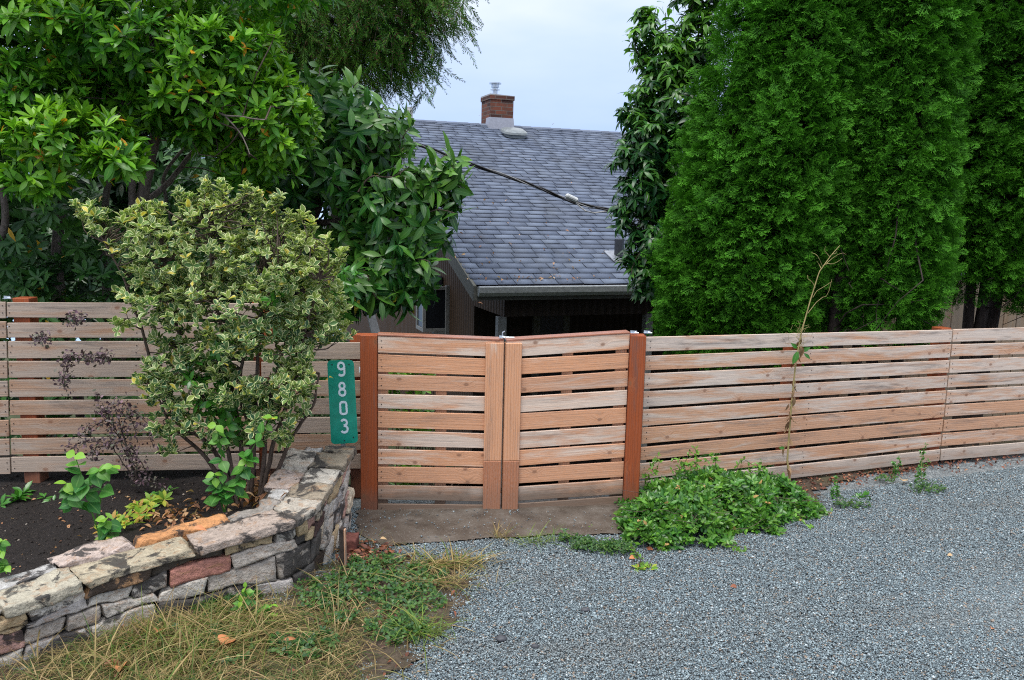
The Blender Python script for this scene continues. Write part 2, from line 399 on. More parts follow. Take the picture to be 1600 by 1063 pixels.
for nm, (a0, a1) in {'side_ground': (-60, -8.9), 'side_ground_far': (13.9, 60)}.items():
    v, f = grid_mesh(a0, a1, -8, 4.95, 4, 4, lambda X, Y: 0 * X - .02); tag(mesh_obj('ground', v, f, M['gravel_ground']), kind='structure')

# verge (dirt under the grass) : 4 mm above the driveway
VERGE_PX = [(-420, 1130), (-60, 1045), (60, 1030), (200, 975), (330, 930), (480, 905), (520, 875), (545, 835), (600, 850), (632, 868), (700, 880), (742, 915), (735, 945), (700, 985), (668, 1020), (640, 1063), (600, 1130), (560, 1230), (-420, 1230)]
VERGE = np.array([G(x, y)[:2] for x, y in VERGE_PX])
def inpoly(p, poly):
    x, y = p[:, 0], p[:, 1]; c = np.zeros(len(p), bool); j = len(poly) - 1
    for i in range(len(poly)):
        a, q = poly[i], poly[j]
        cond = ((a[1] > y) != (q[1] > y)) & (x < (q[0] - a[0]) * (y - a[1]) / (q[1] - a[1] + 1e-12) + a[0]); c ^= cond; j = i
    return c
def sdist(p, poly):
    d = np.full(len(p), 9.9)
    for i in range(len(poly)):
        a = poly[i]; q = poly[(i + 1) % len(poly)]; ab = q - a; t = np.clip(((p - a) @ ab) / (ab @ ab), 0, 1)
        d = np.minimum(d, np.linalg.norm(p - a - t[:, None] * ab, axis=1))
    return np.where(inpoly(p, poly), d, -d)
def sheet(name, poly, z, mat, step=.04, rough=.04, hgt=.0):
    lo = poly.min(0) - .1; hi = poly.max(0) + .1; nx = int((hi[0] - lo[0]) / step); ny = int((hi[1] - lo[1]) / step)
    v, f = grid_mesh(lo[0], hi[0], lo[1], hi[1], nx, ny, lambda X, Y: 0 * X + z)
    d = sdist(v[:, :2], poly) + wob(v * [1, 1, 0], 14, 3) * rough
    v[:, 2] += wob(v, 9, 8) * .004 + np.clip(d * 8, 0, 1) * hgt
    f = f[(d[f] > 0).all(1)]; used = np.unique(f); mp = np.zeros(len(v), int); mp[used] = np.arange(len(used))
    return mesh_obj(name, v[used], mp[f], mat, smooth=True)
tag(sheet('grass_verge_ground', VERGE, .010, M['dirt'], .016, .07), kind='structure')
LITTER_PX = [(1180, 790), (1210, 750), (1330, 722), (1470, 700), (1600, 690), (1640, 692), (1520, 715), (1420, 736), (1330, 752), (1290, 775), (1250, 800)]
LIT = np.array([G(x, y)[:2] for x, y in LITTER_PX])
tag(sheet('dirt_strip', LIT, .012, M['dirt'], .03, .05), kind='structure')

# concrete threshold
b = NB('muddy_concrete'); o = objco(b); n = b.noise(o, 6, 6, .65); n2 = b.noise(o, 130, 4)
col = b.ramp(n, [(.3, (.05, .04, .032)), (.55, (.088, .072, .058)), (.8, (.14, .125, .11))]); col = b.mix(b.mapr(n2, .62, .72, 0, .8), col, (.28, .27, .25)); col = b.mix(b.mapr(b.noise(o, 9, 3), .66, .7), col, (.05, .04, .032))
b.pbr(col, b.mapr(n, .4, .7, .35, .8), .5, b.bump(b.math('ADD', n, b.math('MULTIPLY', n2, .4)), .6, .012)); M['concrete'] = b.m
SLAB_PX = [(558, 800), (556, 838), (600, 856), (700, 850), (800, 842), (900, 840), (960, 838), (1040, 822), (1050, 780), (800, 775)]
SL = np.array([G(x, y)[:2] for x, y in SLAB_PX])
tag(sheet('concrete_threshold', SL, .010, M['concrete'], .012, .02, .002), kind='structure')

# loose gravel, tens of thousands of little crushed stones
octv = np.array([(1, 0, 0), (0, 1, 0), (-1, 0, 0), (0, -1, 0), (0, 0, .8), (0, 0, -.8)], float)
octf = np.array([(0, 1, 4), (1, 2, 4), (2, 3, 4), (3, 0, 4), (1, 0, 5), (2, 1, 5), (3, 2, 5), (0, 3, 5)])
def stones(p, s):
    N = len(p); V = octv[None] * (1 + rng.uniform(-.35, .35, (N, 6, 3))) * rng.uniform(.6, 1.2, (N, 1, 3)) * [1, 1, .75]
    a = rng.uniform(0, 6.28, N); t = rng.normal(0, .5, N); c, q = np.cos(a), np.sin(a)
    x = V[..., 0] * c[:, None] - V[..., 1] * q[:, None]; y = V[..., 0] * q[:, None] + V[..., 1] * c[:, None]
    z = V[..., 2] + x * np.sin(t)[:, None] * .6
    V = np.stack([x, y, z], -1) * s[:, None, None] + p[:, None]
    return V.reshape(-1, 3), (octf[None] + (np.arange(N) * 6)[:, None, None]).reshape(-1, 3)
def cam_px(p):
    q = p - CAM; z = q @ FW; return 800 + F_PX * (q @ RT) / z, 531.5 - F_PX * (q @ UP) / z
N = 1250000
p = np.stack([rng.uniform(-1.3, 5.7, N), rng.uniform(1.7, 6.4, N), np.zeros(N)], -1)
px, py = cam_px(p)
ok = (px > -200) & (px < 2050) & (py < 1330) & (p[:, 1] < 4.55 + .42 * np.clip(p[:, 0] - .9, 0, 9) + .0)
dv = sdist(p[:, :2], VERGE) + wob(p, 8, 3) * .07; ok &= rng.uniform(0, 1, N) > np.clip(dv * 4.5 + .12, 0, .94)
ds = sdist(p[:, :2], SL) + wob(p, 14, 3) * .02; ok &= (ds < 0) | (rng.uniform(0, 1, N) < .012)
dl = sdist(p[:, :2], LIT) + wob(p, 9, 6) * .08; ok &= rng.uniform(0, 1, N) > np.clip(dl * 6 + .3, 0, .85)
p = p[ok]; p[:, 2] = .004 + rng.uniform(-.002, .006, len(p)) + np.where((ds[ok] > 0), .008, 0)
v, f = stones(p, rng.gamma(5, .00064, len(p)) + .0013)
tag(mesh_obj('gravel', v, f, M['gravel']), 'loose blue-grey crushed gravel covering the driveway', 'gravel', kind='stuff')

# ================================================================== STONE WALL
WB = [G(-330, 1165), G(-120, 1085), G(0, 1045), G(200, 980), G(330, 950), G(452, 924), G(487, 905), G(512, 876), G(533, 850), G(549, 826)]
WB = np.array(WB); WB[-1] = WB[-2] + (WB[-1] - WB[-2]) * 1.05
seg = np.r_[0, np.cumsum(np.linalg.norm(np.diff(WB, axis=0), axis=1))]
WL = seg[-1]
tops = [.19, .21, .225, .262, .292, .325, .35, .385, .42, .445]
def wpath(s):
    q = np.array([np.interp(s, seg, WB[:, k]) for k in range(3)]).T
    q2 = np.array([np.interp(np.clip(s + .08, 0, WL), seg, WB[:, k]) for k in range(3)]).T; q1 = np.array([np.interp(np.clip(s - .08, 0, WL), seg, WB[:, k]) for k in range(3)]).T
    t = unit(q2 - q1); n = np.stack([-t[..., 1], t[..., 0], 0 * t[..., 0]], -1)     # n points inward (to the bed)
    return q, t, n
def wtop(s): return np.interp(s, seg, tops)
b = NB('wall_stone'); o = objco(b); ca = b.n('Attribute', attribute_name='col').outputs['Color']; kind = b.n('Attribute', attribute_name='tone').outputs['Fac']
n1 = b.noise(o, 9, 7, .68, .6); n2 = b.noise(o, 34, 6, .7, .3); n3 = b.noise(b.vmap(o, (1, 1, 3)), 16, 5, .6, 1.2)
col = b.mix(b.mapr(n2, .3, .7), b.mix(1.0, ca, (.62, .6, .58), 'MULTIPLY'), b.mix(1.0, ca, (1.25, 1.22, 1.18), 'MULTIPLY'))
col = b.mix(b.mapr(n3, .54, .62, 0, .8), col, b.mix(.6, ca, (.30, .16, .07))); crk = b.n('TexVoronoi', {'Vector': b.vmap(b.n('VectorMath', {0: o, 1: b.n('TexNoise', {'Vector': o, 'Scale': 12.0, 'Detail': 4.0}).outputs['Color']}, operation='ADD').outputs[0], (7, 7, 14)), 'Scale': 1.0}, feature='DISTANCE_TO_EDGE').outputs['Distance']; col = b.mix(b.mapr(crk, .0, .025, .6, 0), col, (.05, .04, .035))
k = b.mapr(b.math('ADD', n1, b.math('MULTIPLY', kind, .34)), .60, .655); col = b.mix(b.math('MULTIPLY', k, .9), col, (.022, .02, .02))
col = b.mix(b.mapr(b.noise(o, 70, 3), .68, .74, 0, .7), col, (.03, .028, .026))
b.pbr(col, .7, .4, b.bump(b.math('ADD', n2, b.math('MULTIPLY', b.noise(o, 120, 4), .5)), .9, .012)); M['stone'] = b.m
PAL = [(.50, .47, .43), (.60, .57, .52), (.42, .38, .34), (.50, .39, .24), (.46, .16, .12), (.48, .29, .25), (.36, .21, .11), (.40, .38, .37), (.10, .095, .095), (.58, .50, .38)]
def boxgrid(nx, ny, nz):
    idx = {}; V = []; Fq = []
    def g(i, j, k):
        if (i, j, k) not in idx: idx[i, j, k] = len(V); V.append((i / nx * 2 - 1, j / ny * 2 - 1, k / nz * 2 - 1))
        return idx[i, j, k]
    for i in range(nx):
        for j in range(ny):
            Fq.append((g(i, j, 0), g(i, j + 1, 0), g(i + 1, j + 1, 0), g(i + 1, j, 0))); Fq.append((g(i, j, nz), g(i + 1, j, nz), g(i + 1, j + 1, nz), g(i, j + 1, nz)))
    for i in range(nx):
        for k in range(nz):
            Fq.append((g(i, 0, k), g(i + 1, 0, k), g(i + 1, 0, k + 1), g(i, 0, k + 1))); Fq.append((g(i, ny, k), g(i, ny, k + 1), g(i + 1, ny, k + 1), g(i + 1, ny, k)))
    for j in range(ny):
        for k in range(nz):
            Fq.append((g(0, j, k), g(0, j, k + 1), g(0, j + 1, k + 1), g(0, j + 1, k))); Fq.append((g(nx, j, k), g(nx, j + 1, k), g(nx, j + 1, k + 1), g(nx, j, k + 1)))
    return np.array(V), np.array(Fq)
BG, BF = boxgrid(16, 9, 7)
class StoneSet:
    def __init__(s): s.v = []; s.f = []; s.c = []; s.k = []; s.n = 0
    def add(s, s0, s1, d0, d1, z0f, z1f, col, dark=0., j=.010, slant=0.):
        """stone along the wall path from s0 to s1, depths d0..d1 inwards, between height functions"""
        q = BG.copy(); r = np.abs(q); corner = np.clip(np.sort(r, 1)[:, 1] - .55, 0, 1); q = q * (1 - .035 * corner[:, None] ** 1.3)
        sd = rng.integers(1e6); u = (q[:, 0] + 1) / 2; dd = (q[:, 1] + 1) / 2; h = (q[:, 2] + 1) / 2
        S = s0 + (s1 - s0) * u + slant * (h - .5); base, t, n = wpath(S)
        z = z0f(S) + (z1f(S) - z0f(S)) * h; p = base + n * (d0 + (d1 - d0) * dd)[:, None]; p[:, 2] = z
        p += np.stack([wob(p, 16, sd), wob(p, 16, sd + 1), wob(p, 16, sd + 2)], -1) * j * .8 + np.stack([wob(p, 60, sd + 3), wob(p, 60, sd + 4), wob(p, 60, sd + 5)], -1) * j * .32 + np.stack([wob(p, 150, sd + 6), wob(p, 150, sd + 7), wob(p, 150, sd + 8)], -1) * j * .14
        s.v.append(p); s.f.append(BF + s.n); s.n += len(p); s.c.append(np.tile(np.array(col) * rng.uniform(.85, 1.12), (len(p), 1))); s.k.append(np.full(len(p), dark))
    def build(s, name, parent):
        return mesh_obj(name, np.concatenate(s.v) - np.array(parent.location), np.concatenate(s.f), M['stone'], parent, False, {'col': np.concatenate(s.c), 'tone': np.concatenate(s.k)})
wl = thing('stone_retaining_wall', 'low curved dry-stacked wall of grey, cream, red and blackened stones', 'stone wall', (*wpath(np.array([WL * .5]))[0][0][:2], 0))
SS = StoneSet(); CAPT = .036
cour = [0, .27, .58, .80, 1.0]
for ci in range(4):
    s = -.02 - rng.uniform(0, .1)
    while s < WL:
        L = rng.uniform(.10, .30) if s < seg[5] else rng.uniform(.05, .15)
        s1 = min(s + L, WL + .01)
        jit = rng.uniform(-.012, .012)
        f0 = (lambda c, e: (lambda S: (wtop(S) - CAPT) * c - .01 * (c == 0) + e + .012 * np.sin(S * 5 + c * 9) + .006 * np.sin(S * 17 + c * 30)))(cour[ci], 0 if ci == 0 else .003)
        f1 = (lambda c, e: (lambda S: (wtop(S) - CAPT) * c + e + (.012 * np.sin(S * 5 + c * 9) + .006 * np.sin(S * 17 + c * 30)) * (c < 1)))(cour[ci + 1], -.003)
        # thin outer stones
        c = PAL[rng.choice(len(PAL), p=[.2, .14, .14, .13, .03, .07, .09, .08, .04, .08])]
        if .70 < (s + s1) / 2 / seg[5] < .80 and ci == 2 and s < seg[5]: c = (.42, .19, .15)
        SS.add(s + .004, s1 - .004, -.005 + rng.uniform(-.008, .012), .15, f0, f1, c, rng.choice([0, .15, .45, .75], p=[.4, .25, .2, .15]), .009, rng.normal(0, .012) + (.06 if s > seg[6] else 0))
        s = s1
SS.build('stacked_stones', wl)
mb = MB(wl.location)      # dark core between the stones
ss = np.linspace(0, WL - .03, 40); q, t, n = wpath(ss)
for i in range(39):
    a = q[i] + n[i] * .03; bb = q[i + 1] + n[i + 1] * .03; c = q[i + 1] + n[i + 1] * .27; d = q[i] + n[i] * .27
    h0 = wtop(ss[i]) - CAPT - .004; h1 = wtop(ss[i + 1]) - CAPT - .004
    mb.poly([a, bb, bb + [0, 0, h1], a + [0, 0, h0]]); mb.poly([a + [0, 0, h0], bb + [0, 0, h1], c + [0, 0, h1], d + [0, 0, h0]]); mb.poly([d, d + [0, 0, h0], c + [0, 0, h1], c])
M['mortar'] = flat_mat('dark_mortar', (.03, .027, .024), .9, .3, 0, .4, 40)
mb.build('rubble_core', M['mortar'], wl)
# cap stones, each a slab of its own
def zt0(S): return wtop(S) - CAPT + .001
s = -.03; i = 0
capcols = [(.44, .35, .33), (.54, .50, .43), (.50, .47, .38), (.52, .46, .34), (.46, .38, .33), (.50, .46, .40), (.40, .34, .26), (.44, .42, .38), (.30, .26, .20), (.26, .23, .18), (.30, .27, .20)]
while s < WL:
    L = rng.uniform(.20, .44) if s < seg[5] else rng.uniform(.12, .19); s1 = min(s + L, WL + .015)
    if WL - s1 < .07: s1 = WL + .015
    th = rng.uniform(-.003, .010); S2 = StoneSet()
    S2.add(s + .004, s1 - .004, -.028 + rng.uniform(-.012, .008), .145 + rng.uniform(-.015, .015), zt0, lambda S, th=th: wtop(S) + th, tuple(x * .78 for x in capcols[i % 11]), .22 if s < seg[5] else .32, .009, rng.normal(0, .02))
    S2.build('cap_stone', wl); s = s1; i += 1
s = -.12
while s < WL:
    L = rng.uniform(.22, .4) if s < seg[5] else rng.uniform(.14, .2); s1 = min(s + L, WL + .01); S2 = StoneSet(); th = rng.uniform(-.012, .016)
    c = (.46, .22, .09) if seg[5] - .42 < (s + s1) / 2 < seg[5] - .05 else [(.50, .46, .40), (.40, .33, .30), (.30, .28, .26), (.42, .42, .42)][rng.integers(4)]
    S2.add(s + .006, s1 - .006, .15, .265 + rng.uniform(-.03, .03), zt0, lambda S, th=th: wtop(S) + th, c, .2, .012, rng.normal(0, .02)); S2.build('inner_cap_stone', wl); s = s1

# planting bed behind the wall
FL = [(-4.5, 4.30), (-2.9, 4.43), (-.95, 4.68)]
def bedz(s, k):
    return np.interp(s, seg, np.array(tops) - .035) * (1 - k) + (.16 + 0 * s) * k
ns, nk = 110, 50
S = np.linspace(-.6, WL, ns); K = np.linspace(0, 1, nk); v = []
q, t, n = wpath(np.clip(S, 0, WL)); st = q + n * .22 + t * np.minimum(S, 0)[:, None]
for i in range(ns):
    xe = np.interp(i / (ns - 1), [0, .6, 1], [-4.4, -1.9, -.85]); e = V3(xe, 4.95, 0)
    for k in K:
        pnt = st[i] * (1 - k) + e * k; z = bedz(np.clip(S[i], 0, WL), min(1, k * 1.6)) - .02; pnt[2] = z; v.append(pnt)
v = np.array(v); v[:, 2] += wob(v, 9, 2) * .008 + wob(v, 34, 4) * .005
ii = (np.arange(ns - 1)[:, None] * nk + np.arange(nk - 1)[None]).ravel()
tag(mesh_obj('planting_bed', v, np.stack([ii, ii + nk, ii + nk + 1, ii + 1], -1), M['soil'], smooth=True), kind='structure')
BEDV = v
def bed_at(x, y):
    i = ((BEDV[:, 0] - x) ** 2 + (BEDV[:, 1] - y) ** 2).argmin(); return BEDV[i, 2]
def GB(px, py):
    q = G(px, py, .18)
    for _ in range(4): q = G(px, py, bed_at(q[0], q[1]))
    return q
# soil crumbs
N = 5000; i = rng.integers(0, len(BEDV), N); p = BEDV[i] + rng.normal(0, .02, (N, 3)) * [1, 1, .1] + [0, 0, .002]; p = p[p[:, 1] < 4.7]
v, f = stones(p, rng.gamma(3, .0016, len(p)))
b = NB('crumbs'); b.pbr(b.ramp(b.n('NewGeometry').outputs['Random Per Island'], [(0, (.008, .006, .005)), (.75, (.03, .022, .018)), (.93, (.09, .06, .045)), (1, (.3, .26, .22))]), .85, .3)
tag(mesh_obj('soil_crumbs', v, f, b.m), 'dark crumbly soil lumps over the planting bed', 'soil', kind='stuff')

# ================================================================== FENCES AND GATE
SCREW = flat_mat('screw_head', (.04, .03, .028), .6, .3)
def panel(name, parent, tl, tr, br, bl, n, mat, gap=.165, th=.015, sag=.009, breaks=(), ext=0):
    """n horizontal slats between four front corners"""
    mb = MB(parent.location); tl, tr, br, bl = [np.asarray(x, float) for x in (tl, tr, br, bl)]
    nrm = unit(np.cross(tr - tl, bl - tl)); nrm = nrm if nrm[1] > 0 else -nrm
    cuts = [0] + list(breaks) + [1]
    for i in range(n):
        a0, a1 = i / n, (i + 1 - gap) / n
        for c0, c1 in zip(cuts[:-1], cuts[1:]):
            e = rng.normal(0, sag * .35, 4) / np.linalg.norm(bl - tl)
            g = .0012 / np.linalg.norm(tr - tl)
            def pt(u, w): return (tl * (1 - u) + tr * u) * (1 - w) + (bl * (1 - u) + br * u) * w
            off = nrm * rng.uniform(-.0015, .0015)
            mb.hexa(pt(c0 + g, a0 + e[0]) + off, pt(c1 - g, a0 + e[1]) + off, pt(c1 - g, a1 + e[2]) + off, pt(c0 + g, a1 + e[3]) + off, nrm * th)
    nf = len(mb.f)
    for i in range(n):
        for u in ((.012, .5, .988) if np.linalg.norm(tr - tl) > 1.2 else (.03,)):
            for w_ in (.28, .68):
                k = (i + w_ * (1 - gap)) / n + rng.normal(0, .0015); uu = u + rng.normal(0, .002); q = (tl * (1 - uu) + tr * uu) * (1 - k) + (bl * (1 - uu) + br * uu) * k - nrm * .0024
                ex = unit(tr - tl) * .0028; ez = V3(0, 0, .0028); mb.poly([q - ex - ez, q + ex - ez, q + ex + ez, q - ex + ez])
    o_ = mb.build(name, mat, parent, .0018); o_.data.materials.append(SCREW); mi = np.zeros(len(mb.f), np.int32); mi[nf:] = 1; o_.data.polygons.foreach_set('material_index', mi); return o_
def board(name, parent, tl, tr, br, bl, th, mat, bev=.002):
    mb = MB(parent.location); tl, tr, br, bl = [np.asarray(x, float) for x in (tl, tr, br, bl)]
    nrm = unit(np.cross(tr - tl, bl - tl)); nrm = nrm if nrm[1] > 0 else -nrm
    mb.hexa(tl, tr, br, bl, nrm * th); return mb.build(name, mat, parent, bev)
def post(name, parent, x, y, z0, z1, w, mat, rz=0):
    mb = MB(parent.location); c, s = math.cos(rz) * w / 2, math.sin(rz) * w / 2
    tl = V3(x - c, y - s, z1); tr = V3(x + c, y + s, z1); mb.hexa(tl, tr, tr * [1, 1, 0] + [0, 0, z0], tl * [1, 1, 0] + [0, 0, z0], (-2 * s, 2 * c, 0)); return mb.build(name, mat, parent, .003)
def bracket(parent, p, name='bracket', s=1.0):
    mb = MB(parent.location); x, y, z = p
    mb.hexa((x - .018 * s, y, z + .016 * s), (x + .018 * s, y - .002, z + .014 * s), (x + .018 * s, y - .002, z + .003), (x - .018 * s, y, z + .003), (0, .003, 0))
    mb.hexa((x - .018 * s, y - .012, z + .004), (x + .020 * s, y - .012, z + .004), (x + .020 * s, y - .012, z + .001), (x - .018 * s, y - .012, z + .001), (0, .03, 0))
    mb.tube([(x + .006, y - .004, z + .006), (x + .026 * s, y - .01, z + .003)], .004, 6); return mb.build(name, M['steel'], parent)

# left fence
DL = lambda px: 4.43 + (px) * (4.70 - 4.43) / 560
def LP(px, py): return P(px, py, DL(px))
lf = thing('slat_fence', 'weathered grey-brown horizontal slat fence behind the variegated shrub', 'fence', (*LP(280, 700)[:2], .16))
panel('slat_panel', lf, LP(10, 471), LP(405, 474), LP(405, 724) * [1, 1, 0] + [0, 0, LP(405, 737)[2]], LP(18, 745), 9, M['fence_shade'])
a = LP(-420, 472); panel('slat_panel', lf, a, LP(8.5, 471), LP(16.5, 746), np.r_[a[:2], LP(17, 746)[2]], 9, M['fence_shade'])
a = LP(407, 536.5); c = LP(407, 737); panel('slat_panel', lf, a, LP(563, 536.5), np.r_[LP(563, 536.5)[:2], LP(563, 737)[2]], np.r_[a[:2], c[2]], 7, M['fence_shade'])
for px, top in ((28, 468), (404, 473)):
    q = LP(px, top); post('post', lf, q[0], q[1] + .022, .0, q[2] + .004, .088, M['post'])
q = LP(558, 524); post('post', lf, q[0] - .012, q[1] + .022, 0, q[2], .07, M['post'])
bracket(lf, LP(6, 468) + [0, .03, 0])
# right fence
DR = lambda px: 4.76 + (px - 1012) * (5.90 - 4.76) / 588
def RP(px, py): return P(px, py, DR(px))
rf = thing('slat_fence', 'long weathered horizontal slat fence with orange patches right of the gate', 'fence', (*RP(1300, 700)[:2], 0))
tl, tr = RP(1010, 527), RP(1489, 515.5); zl, zr = RP(1010, 781)[2], RP(1468, 727)[2]
panel('slat_panel', rf, tl, tr, np.r_[tr[:2], zr], np.r_[tl[:2], zl], 9, M['fence'], .17)
a, c = RP(1490.5, 515.5), RP(1840, 507); zc = RP(1600, 714)[2]
panel('slat_panel', rf, a, c, np.r_[c[:2], zc], np.r_[a[:2], zr], 9, M['fence'], .17)
for px in (1250, 1482, 1700):
    q = RP(px, 514 + (1600 - px) * .02); post('post', rf, q[0], q[1] + .022, -.02, q[2] + (.012 if px == 1482 else -.03), .088, M['post'], .38)
q = RP(1012, 521)
# gate posts
def gpost(name, label, x0, x1, ytop, D, rz=0, zb=-.02, br=()):
    a, c = P(x0, ytop, D), P(x1, ytop, D); t = thing(name, label, 'gate post', ((a[0] + c[0]) / 2, D, 0))
    mb = MB(t.location); w = c[0] - a[0]; mb.hexa(a, (c[0], D, a[2]), (c[0], D, zb), (a[0], D, zb), (0, w, 0)); mb.build('post_shaft', M['post'], t, .003)
    for px, py in br: bracket(t, P(px, py, D + .02))
    return t
gpost('gate_post', 'red-brown square gate post beside the green number sign', 562.5, 589, 524, 4.50)
gpost('gate_post', 'red-brown square gate post between gate and long right fence', 985.5, 1010, 524.5, 4.66, 0, -.02, [(990, 521), (1011, 521)])
t = bpy.data.objects['gate_post']; mb = MB(t.location); q = P(562, 578, 4.50); mb.box(q[0] - .004, q[0] + .0015, 4.505, 4.512, q[2] - .016, q[2] + .014); mb.build('tag', flat_mat('white_tag', (.7, .75, .78)), t)
# gate leaves
def leaf_gate(label, xa, xb, D0, D1, ytl, ytr, ybl, ybr, sx0, sx1, left):
    g = thing('gate_leaf', label, 'gate', (*P((xa + xb) / 2, 700, (D0 + D1) / 2)[:2], .03))
    Dm = lambda px: D0 + (px - xa) / (xb - xa) * (D1 - D0)
    TL, TR, BR_, BL = P(xa, ytl, Dm(xa)), P(xb, ytr, Dm(xb)), P(xb, ybr, Dm(xb)), P(xa, ybl, Dm(xa))
    BR_ = np.r_[TR[:2], BR_[2]]; BL = np.r_[TL[:2], BL[2]]
    panel('slat_panel', g, TL, TR, BR_, BL, 10, M['gate'], .165)
    o = V3(0, -.0185, 0)
    A, B = P(sx0, ytr + 2 if left else ytl + 2, Dm(sx0)), P(sx1, ytr + 2 if left else ytl + 2, Dm(sx1))
    zs = P(sx0, 719, Dm(sx0))[2]; zb = P(sx0, 811 if left else 808, Dm(sx0))[2]
    board('stile', g, A + o, np.r_[B[:2], A[2]] + o, np.r_[B[:2], zs] + o, np.r_[A[:2], zs] + o, .0175, M['gate'])
    so_ = board('stile', g, np.r_[A[:2], zs - .002] + o - [0, .002, 0], np.r_[B[:2], zs - .002] + o - [0, .002, 0], np.r_[B[:2], zb] + o - [0, .002, 0], np.r_[A[:2], zb] + o - [0, .002, 0], .018, M['stile'])
    so_['label'] = 'darker orange lower length of the upright board'
    x0, x1 = (TL, TR); dz = V3(0, 0, .012)
    board('top_cap', g, x0 + dz - [0, .004, 0], x1 + dz - [0, .004, 0], x1 + [0, -.004, .002], x0 + [0, -.004, .002], .085, M['cap'])
    for fx in (.03, .5, .94):      # hidden uprights behind, glimpsed through the gaps
        q = TL * (1 - fx) + TR * fx; mb = MB(g.location); mb.box(q[0] - .03, q[0] + .03, q[1] + .022, q[1] + .06, BL[2] + .03, TL[2] - .01); mb.build('back_upright', M['gate'], g, .002)
    return g
g1 = leaf_gate('left leaf of the low cedar double gate, beside the sign post', 590, 787.5, 4.51, 4.58, 525.5, 533.5, 815, 817, 759.5, 787.5, True)
g2 = leaf_gate('right leaf of the low cedar double gate, beside the long fence', 791, 984.5, 4.58, 4.68, 534, 522, 817, 804, 790.5, 816, False)
bracket(g1, P(784, 528, 4.58), 'latch', .8); 
mb = MB(g1.location); q = P(785, 526, 4.585); mb.tube([q, q + [.0, 0, .022], q + [.012, 0, .03]], .004, 6); mb.build('latch_pin', M['steel'], g1)
mb = MB(g2.location); q = P(795, 529, 4.6); mb.tube([q + [-.02, 0, .006], q + [.03, 0, .006]], .003, 6); mb.build('latch_bar', M['steel'], g2)

# number sign
sgn = thing('number_sign', 'green rounded metal house number sign reading 9803 in white', 'sign', P(538, 694, 4.36))
b = NB('sign_green'); n = b.noise(objco(b), 18, 5); b.pbr(b.mix(b.mapr(n, .35, .7), (.004, .24, .16), (.01, .34, .235)), .35, .5, b.bump(n, .05, .002)); M['sign'] = b.m
M['white'] = flat_mat('reflective_white', (.72, .82, .88), .4, .5, 0, .05)
def sp(px, py, dy=0.0): q = P(px, py, 4.36); return q + [0, dy, 0]
c4 = [sp(511, 563.5), sp(552.5, 563), sp(559.5, 692), sp(517.5, 694.5)]
def bil(u, w, dy=0.0): return (c4[0] * (1 - u) + c4[1] * u) * (1 - w) + (c4[3] * (1 - u) + c4[2] * u) * w + [0, dy, 0]
W_, H_ = .145, .43; rr = .02; ring = []
for cx, cyy, a0 in ((rr, rr, 180), (W_ - rr, rr, 270), (W_ - rr, H_ - rr, 0), (rr, H_ - rr, 90)):
    for k in range(7):
        a = R(a0 + 15 * k); ring.append(((cx + rr * math.cos(a)) / W_, (cyy + rr * math.sin(a)) / H_))
mb = MB(sgn.location); n = len(ring); f1 = [bil(u, w_) for u, w_ in ring]; f2 = [q + [0, .003, 0] for q in f1]
mb.poly(f1); mb.poly(f2[::-1])
for i in range(n): mb.poly([f1[i], f2[i], f2[(i + 1) % n], f1[(i + 1) % n]])
mb.build('plate', M['sign'], sgn)
def arc(cx, cyy, rx, ry, a0, a1, n=14): return [(cx + rx * math.cos(R(a0 + (a1 - a0) * i / n)), cyy - ry * math.sin(R(a0 + (a1 - a0) * i / n))) for i in range(n + 1)]
GL = {'0': [arc(.5, .32, .36, .20, 0, 180) + arc(.5, 1.14, .36, .20, 180, 360) + [(.86, .32)]],
      '8': [arc(.5, .40, .30, .30, 0, 360, 24), arc(.5, 1.06, .36, .32, 0, 360, 24)],
      '9': [arc(.5, .45, .36, .33, 0, 360, 24), [(.86, .45), (.86, 1.1)] + arc(.5, 1.13, .36, .27, 0, -150, 12)],
      '3': [arc(.48, .40, .33, .29, 155, -80, 16) + [(.42, .70)], [(.42, .70)] + arc(.48, 1.06, .38, .34, 78, -150, 18)]}
for ch, cyc, cxc in (('9', 576.5, 533.5), ('8', 608, 535), ('0', 637.5, 537), ('3', 665.5, 538.5)):
    mb = MB(sgn.location); gw, gh = 13.5 / 42, 22.5 / 130      # digit box in plate units (width, height)
    u0 = (cxc - 511 - (cyc - 563) * .053) / 42.0; w0 = (cyc - 563.5) / 130
    for li, line in enumerate(GL[ch]):
        q = np.array(line); L_ = []; th = .088
        t = np.gradient(q, axis=0); t = unit(t); nn = np.stack([-t[:, 1], t[:, 0]], -1)
        for sgnn in (1, -1): L_.append(q + nn * sgnn * th * [1.35, 1][0])
        def mp_(a, dy): return bil(u0 + (a[0] - .5) * gw, w0 + (a[1] - .73) / 1.46 * gh, dy)
        for i in range(len(q) - 1):
            z_ = -.0012 - .0004 * li - .00012 * (i % 2); A = [mp_(L_[0][i], z_), mp_(L_[0][i + 1], z_), mp_(L_[1][i + 1], z_), mp_(L_[1][i], z_)]; mb.poly(A)
    mb.build('digit', M['white'], sgn)
mb = MB(sgn.location)
M['hole'] = flat_mat('dark_hole', (.01, .03, .03))
for u, w_ in ((.82, .05), (.18, .05), (.84, .93), (.5, .965)): q = bil(u, w_, -.001); mb = MB(sgn.location); mb.tube([q + [0, .001, 0], q - [0, .001, 0]], .004, 8); mb.build('bolt', M['hole'], sgn)
mb = MB(sgn.location); q = bil(.5, .5, .0); mb.box(q[0] - .012, q[0] + .012, q[1] + .004, q[1] + .02, .2, q[2] + .15); mb.build('sign_stake', M['steel'], sgn)

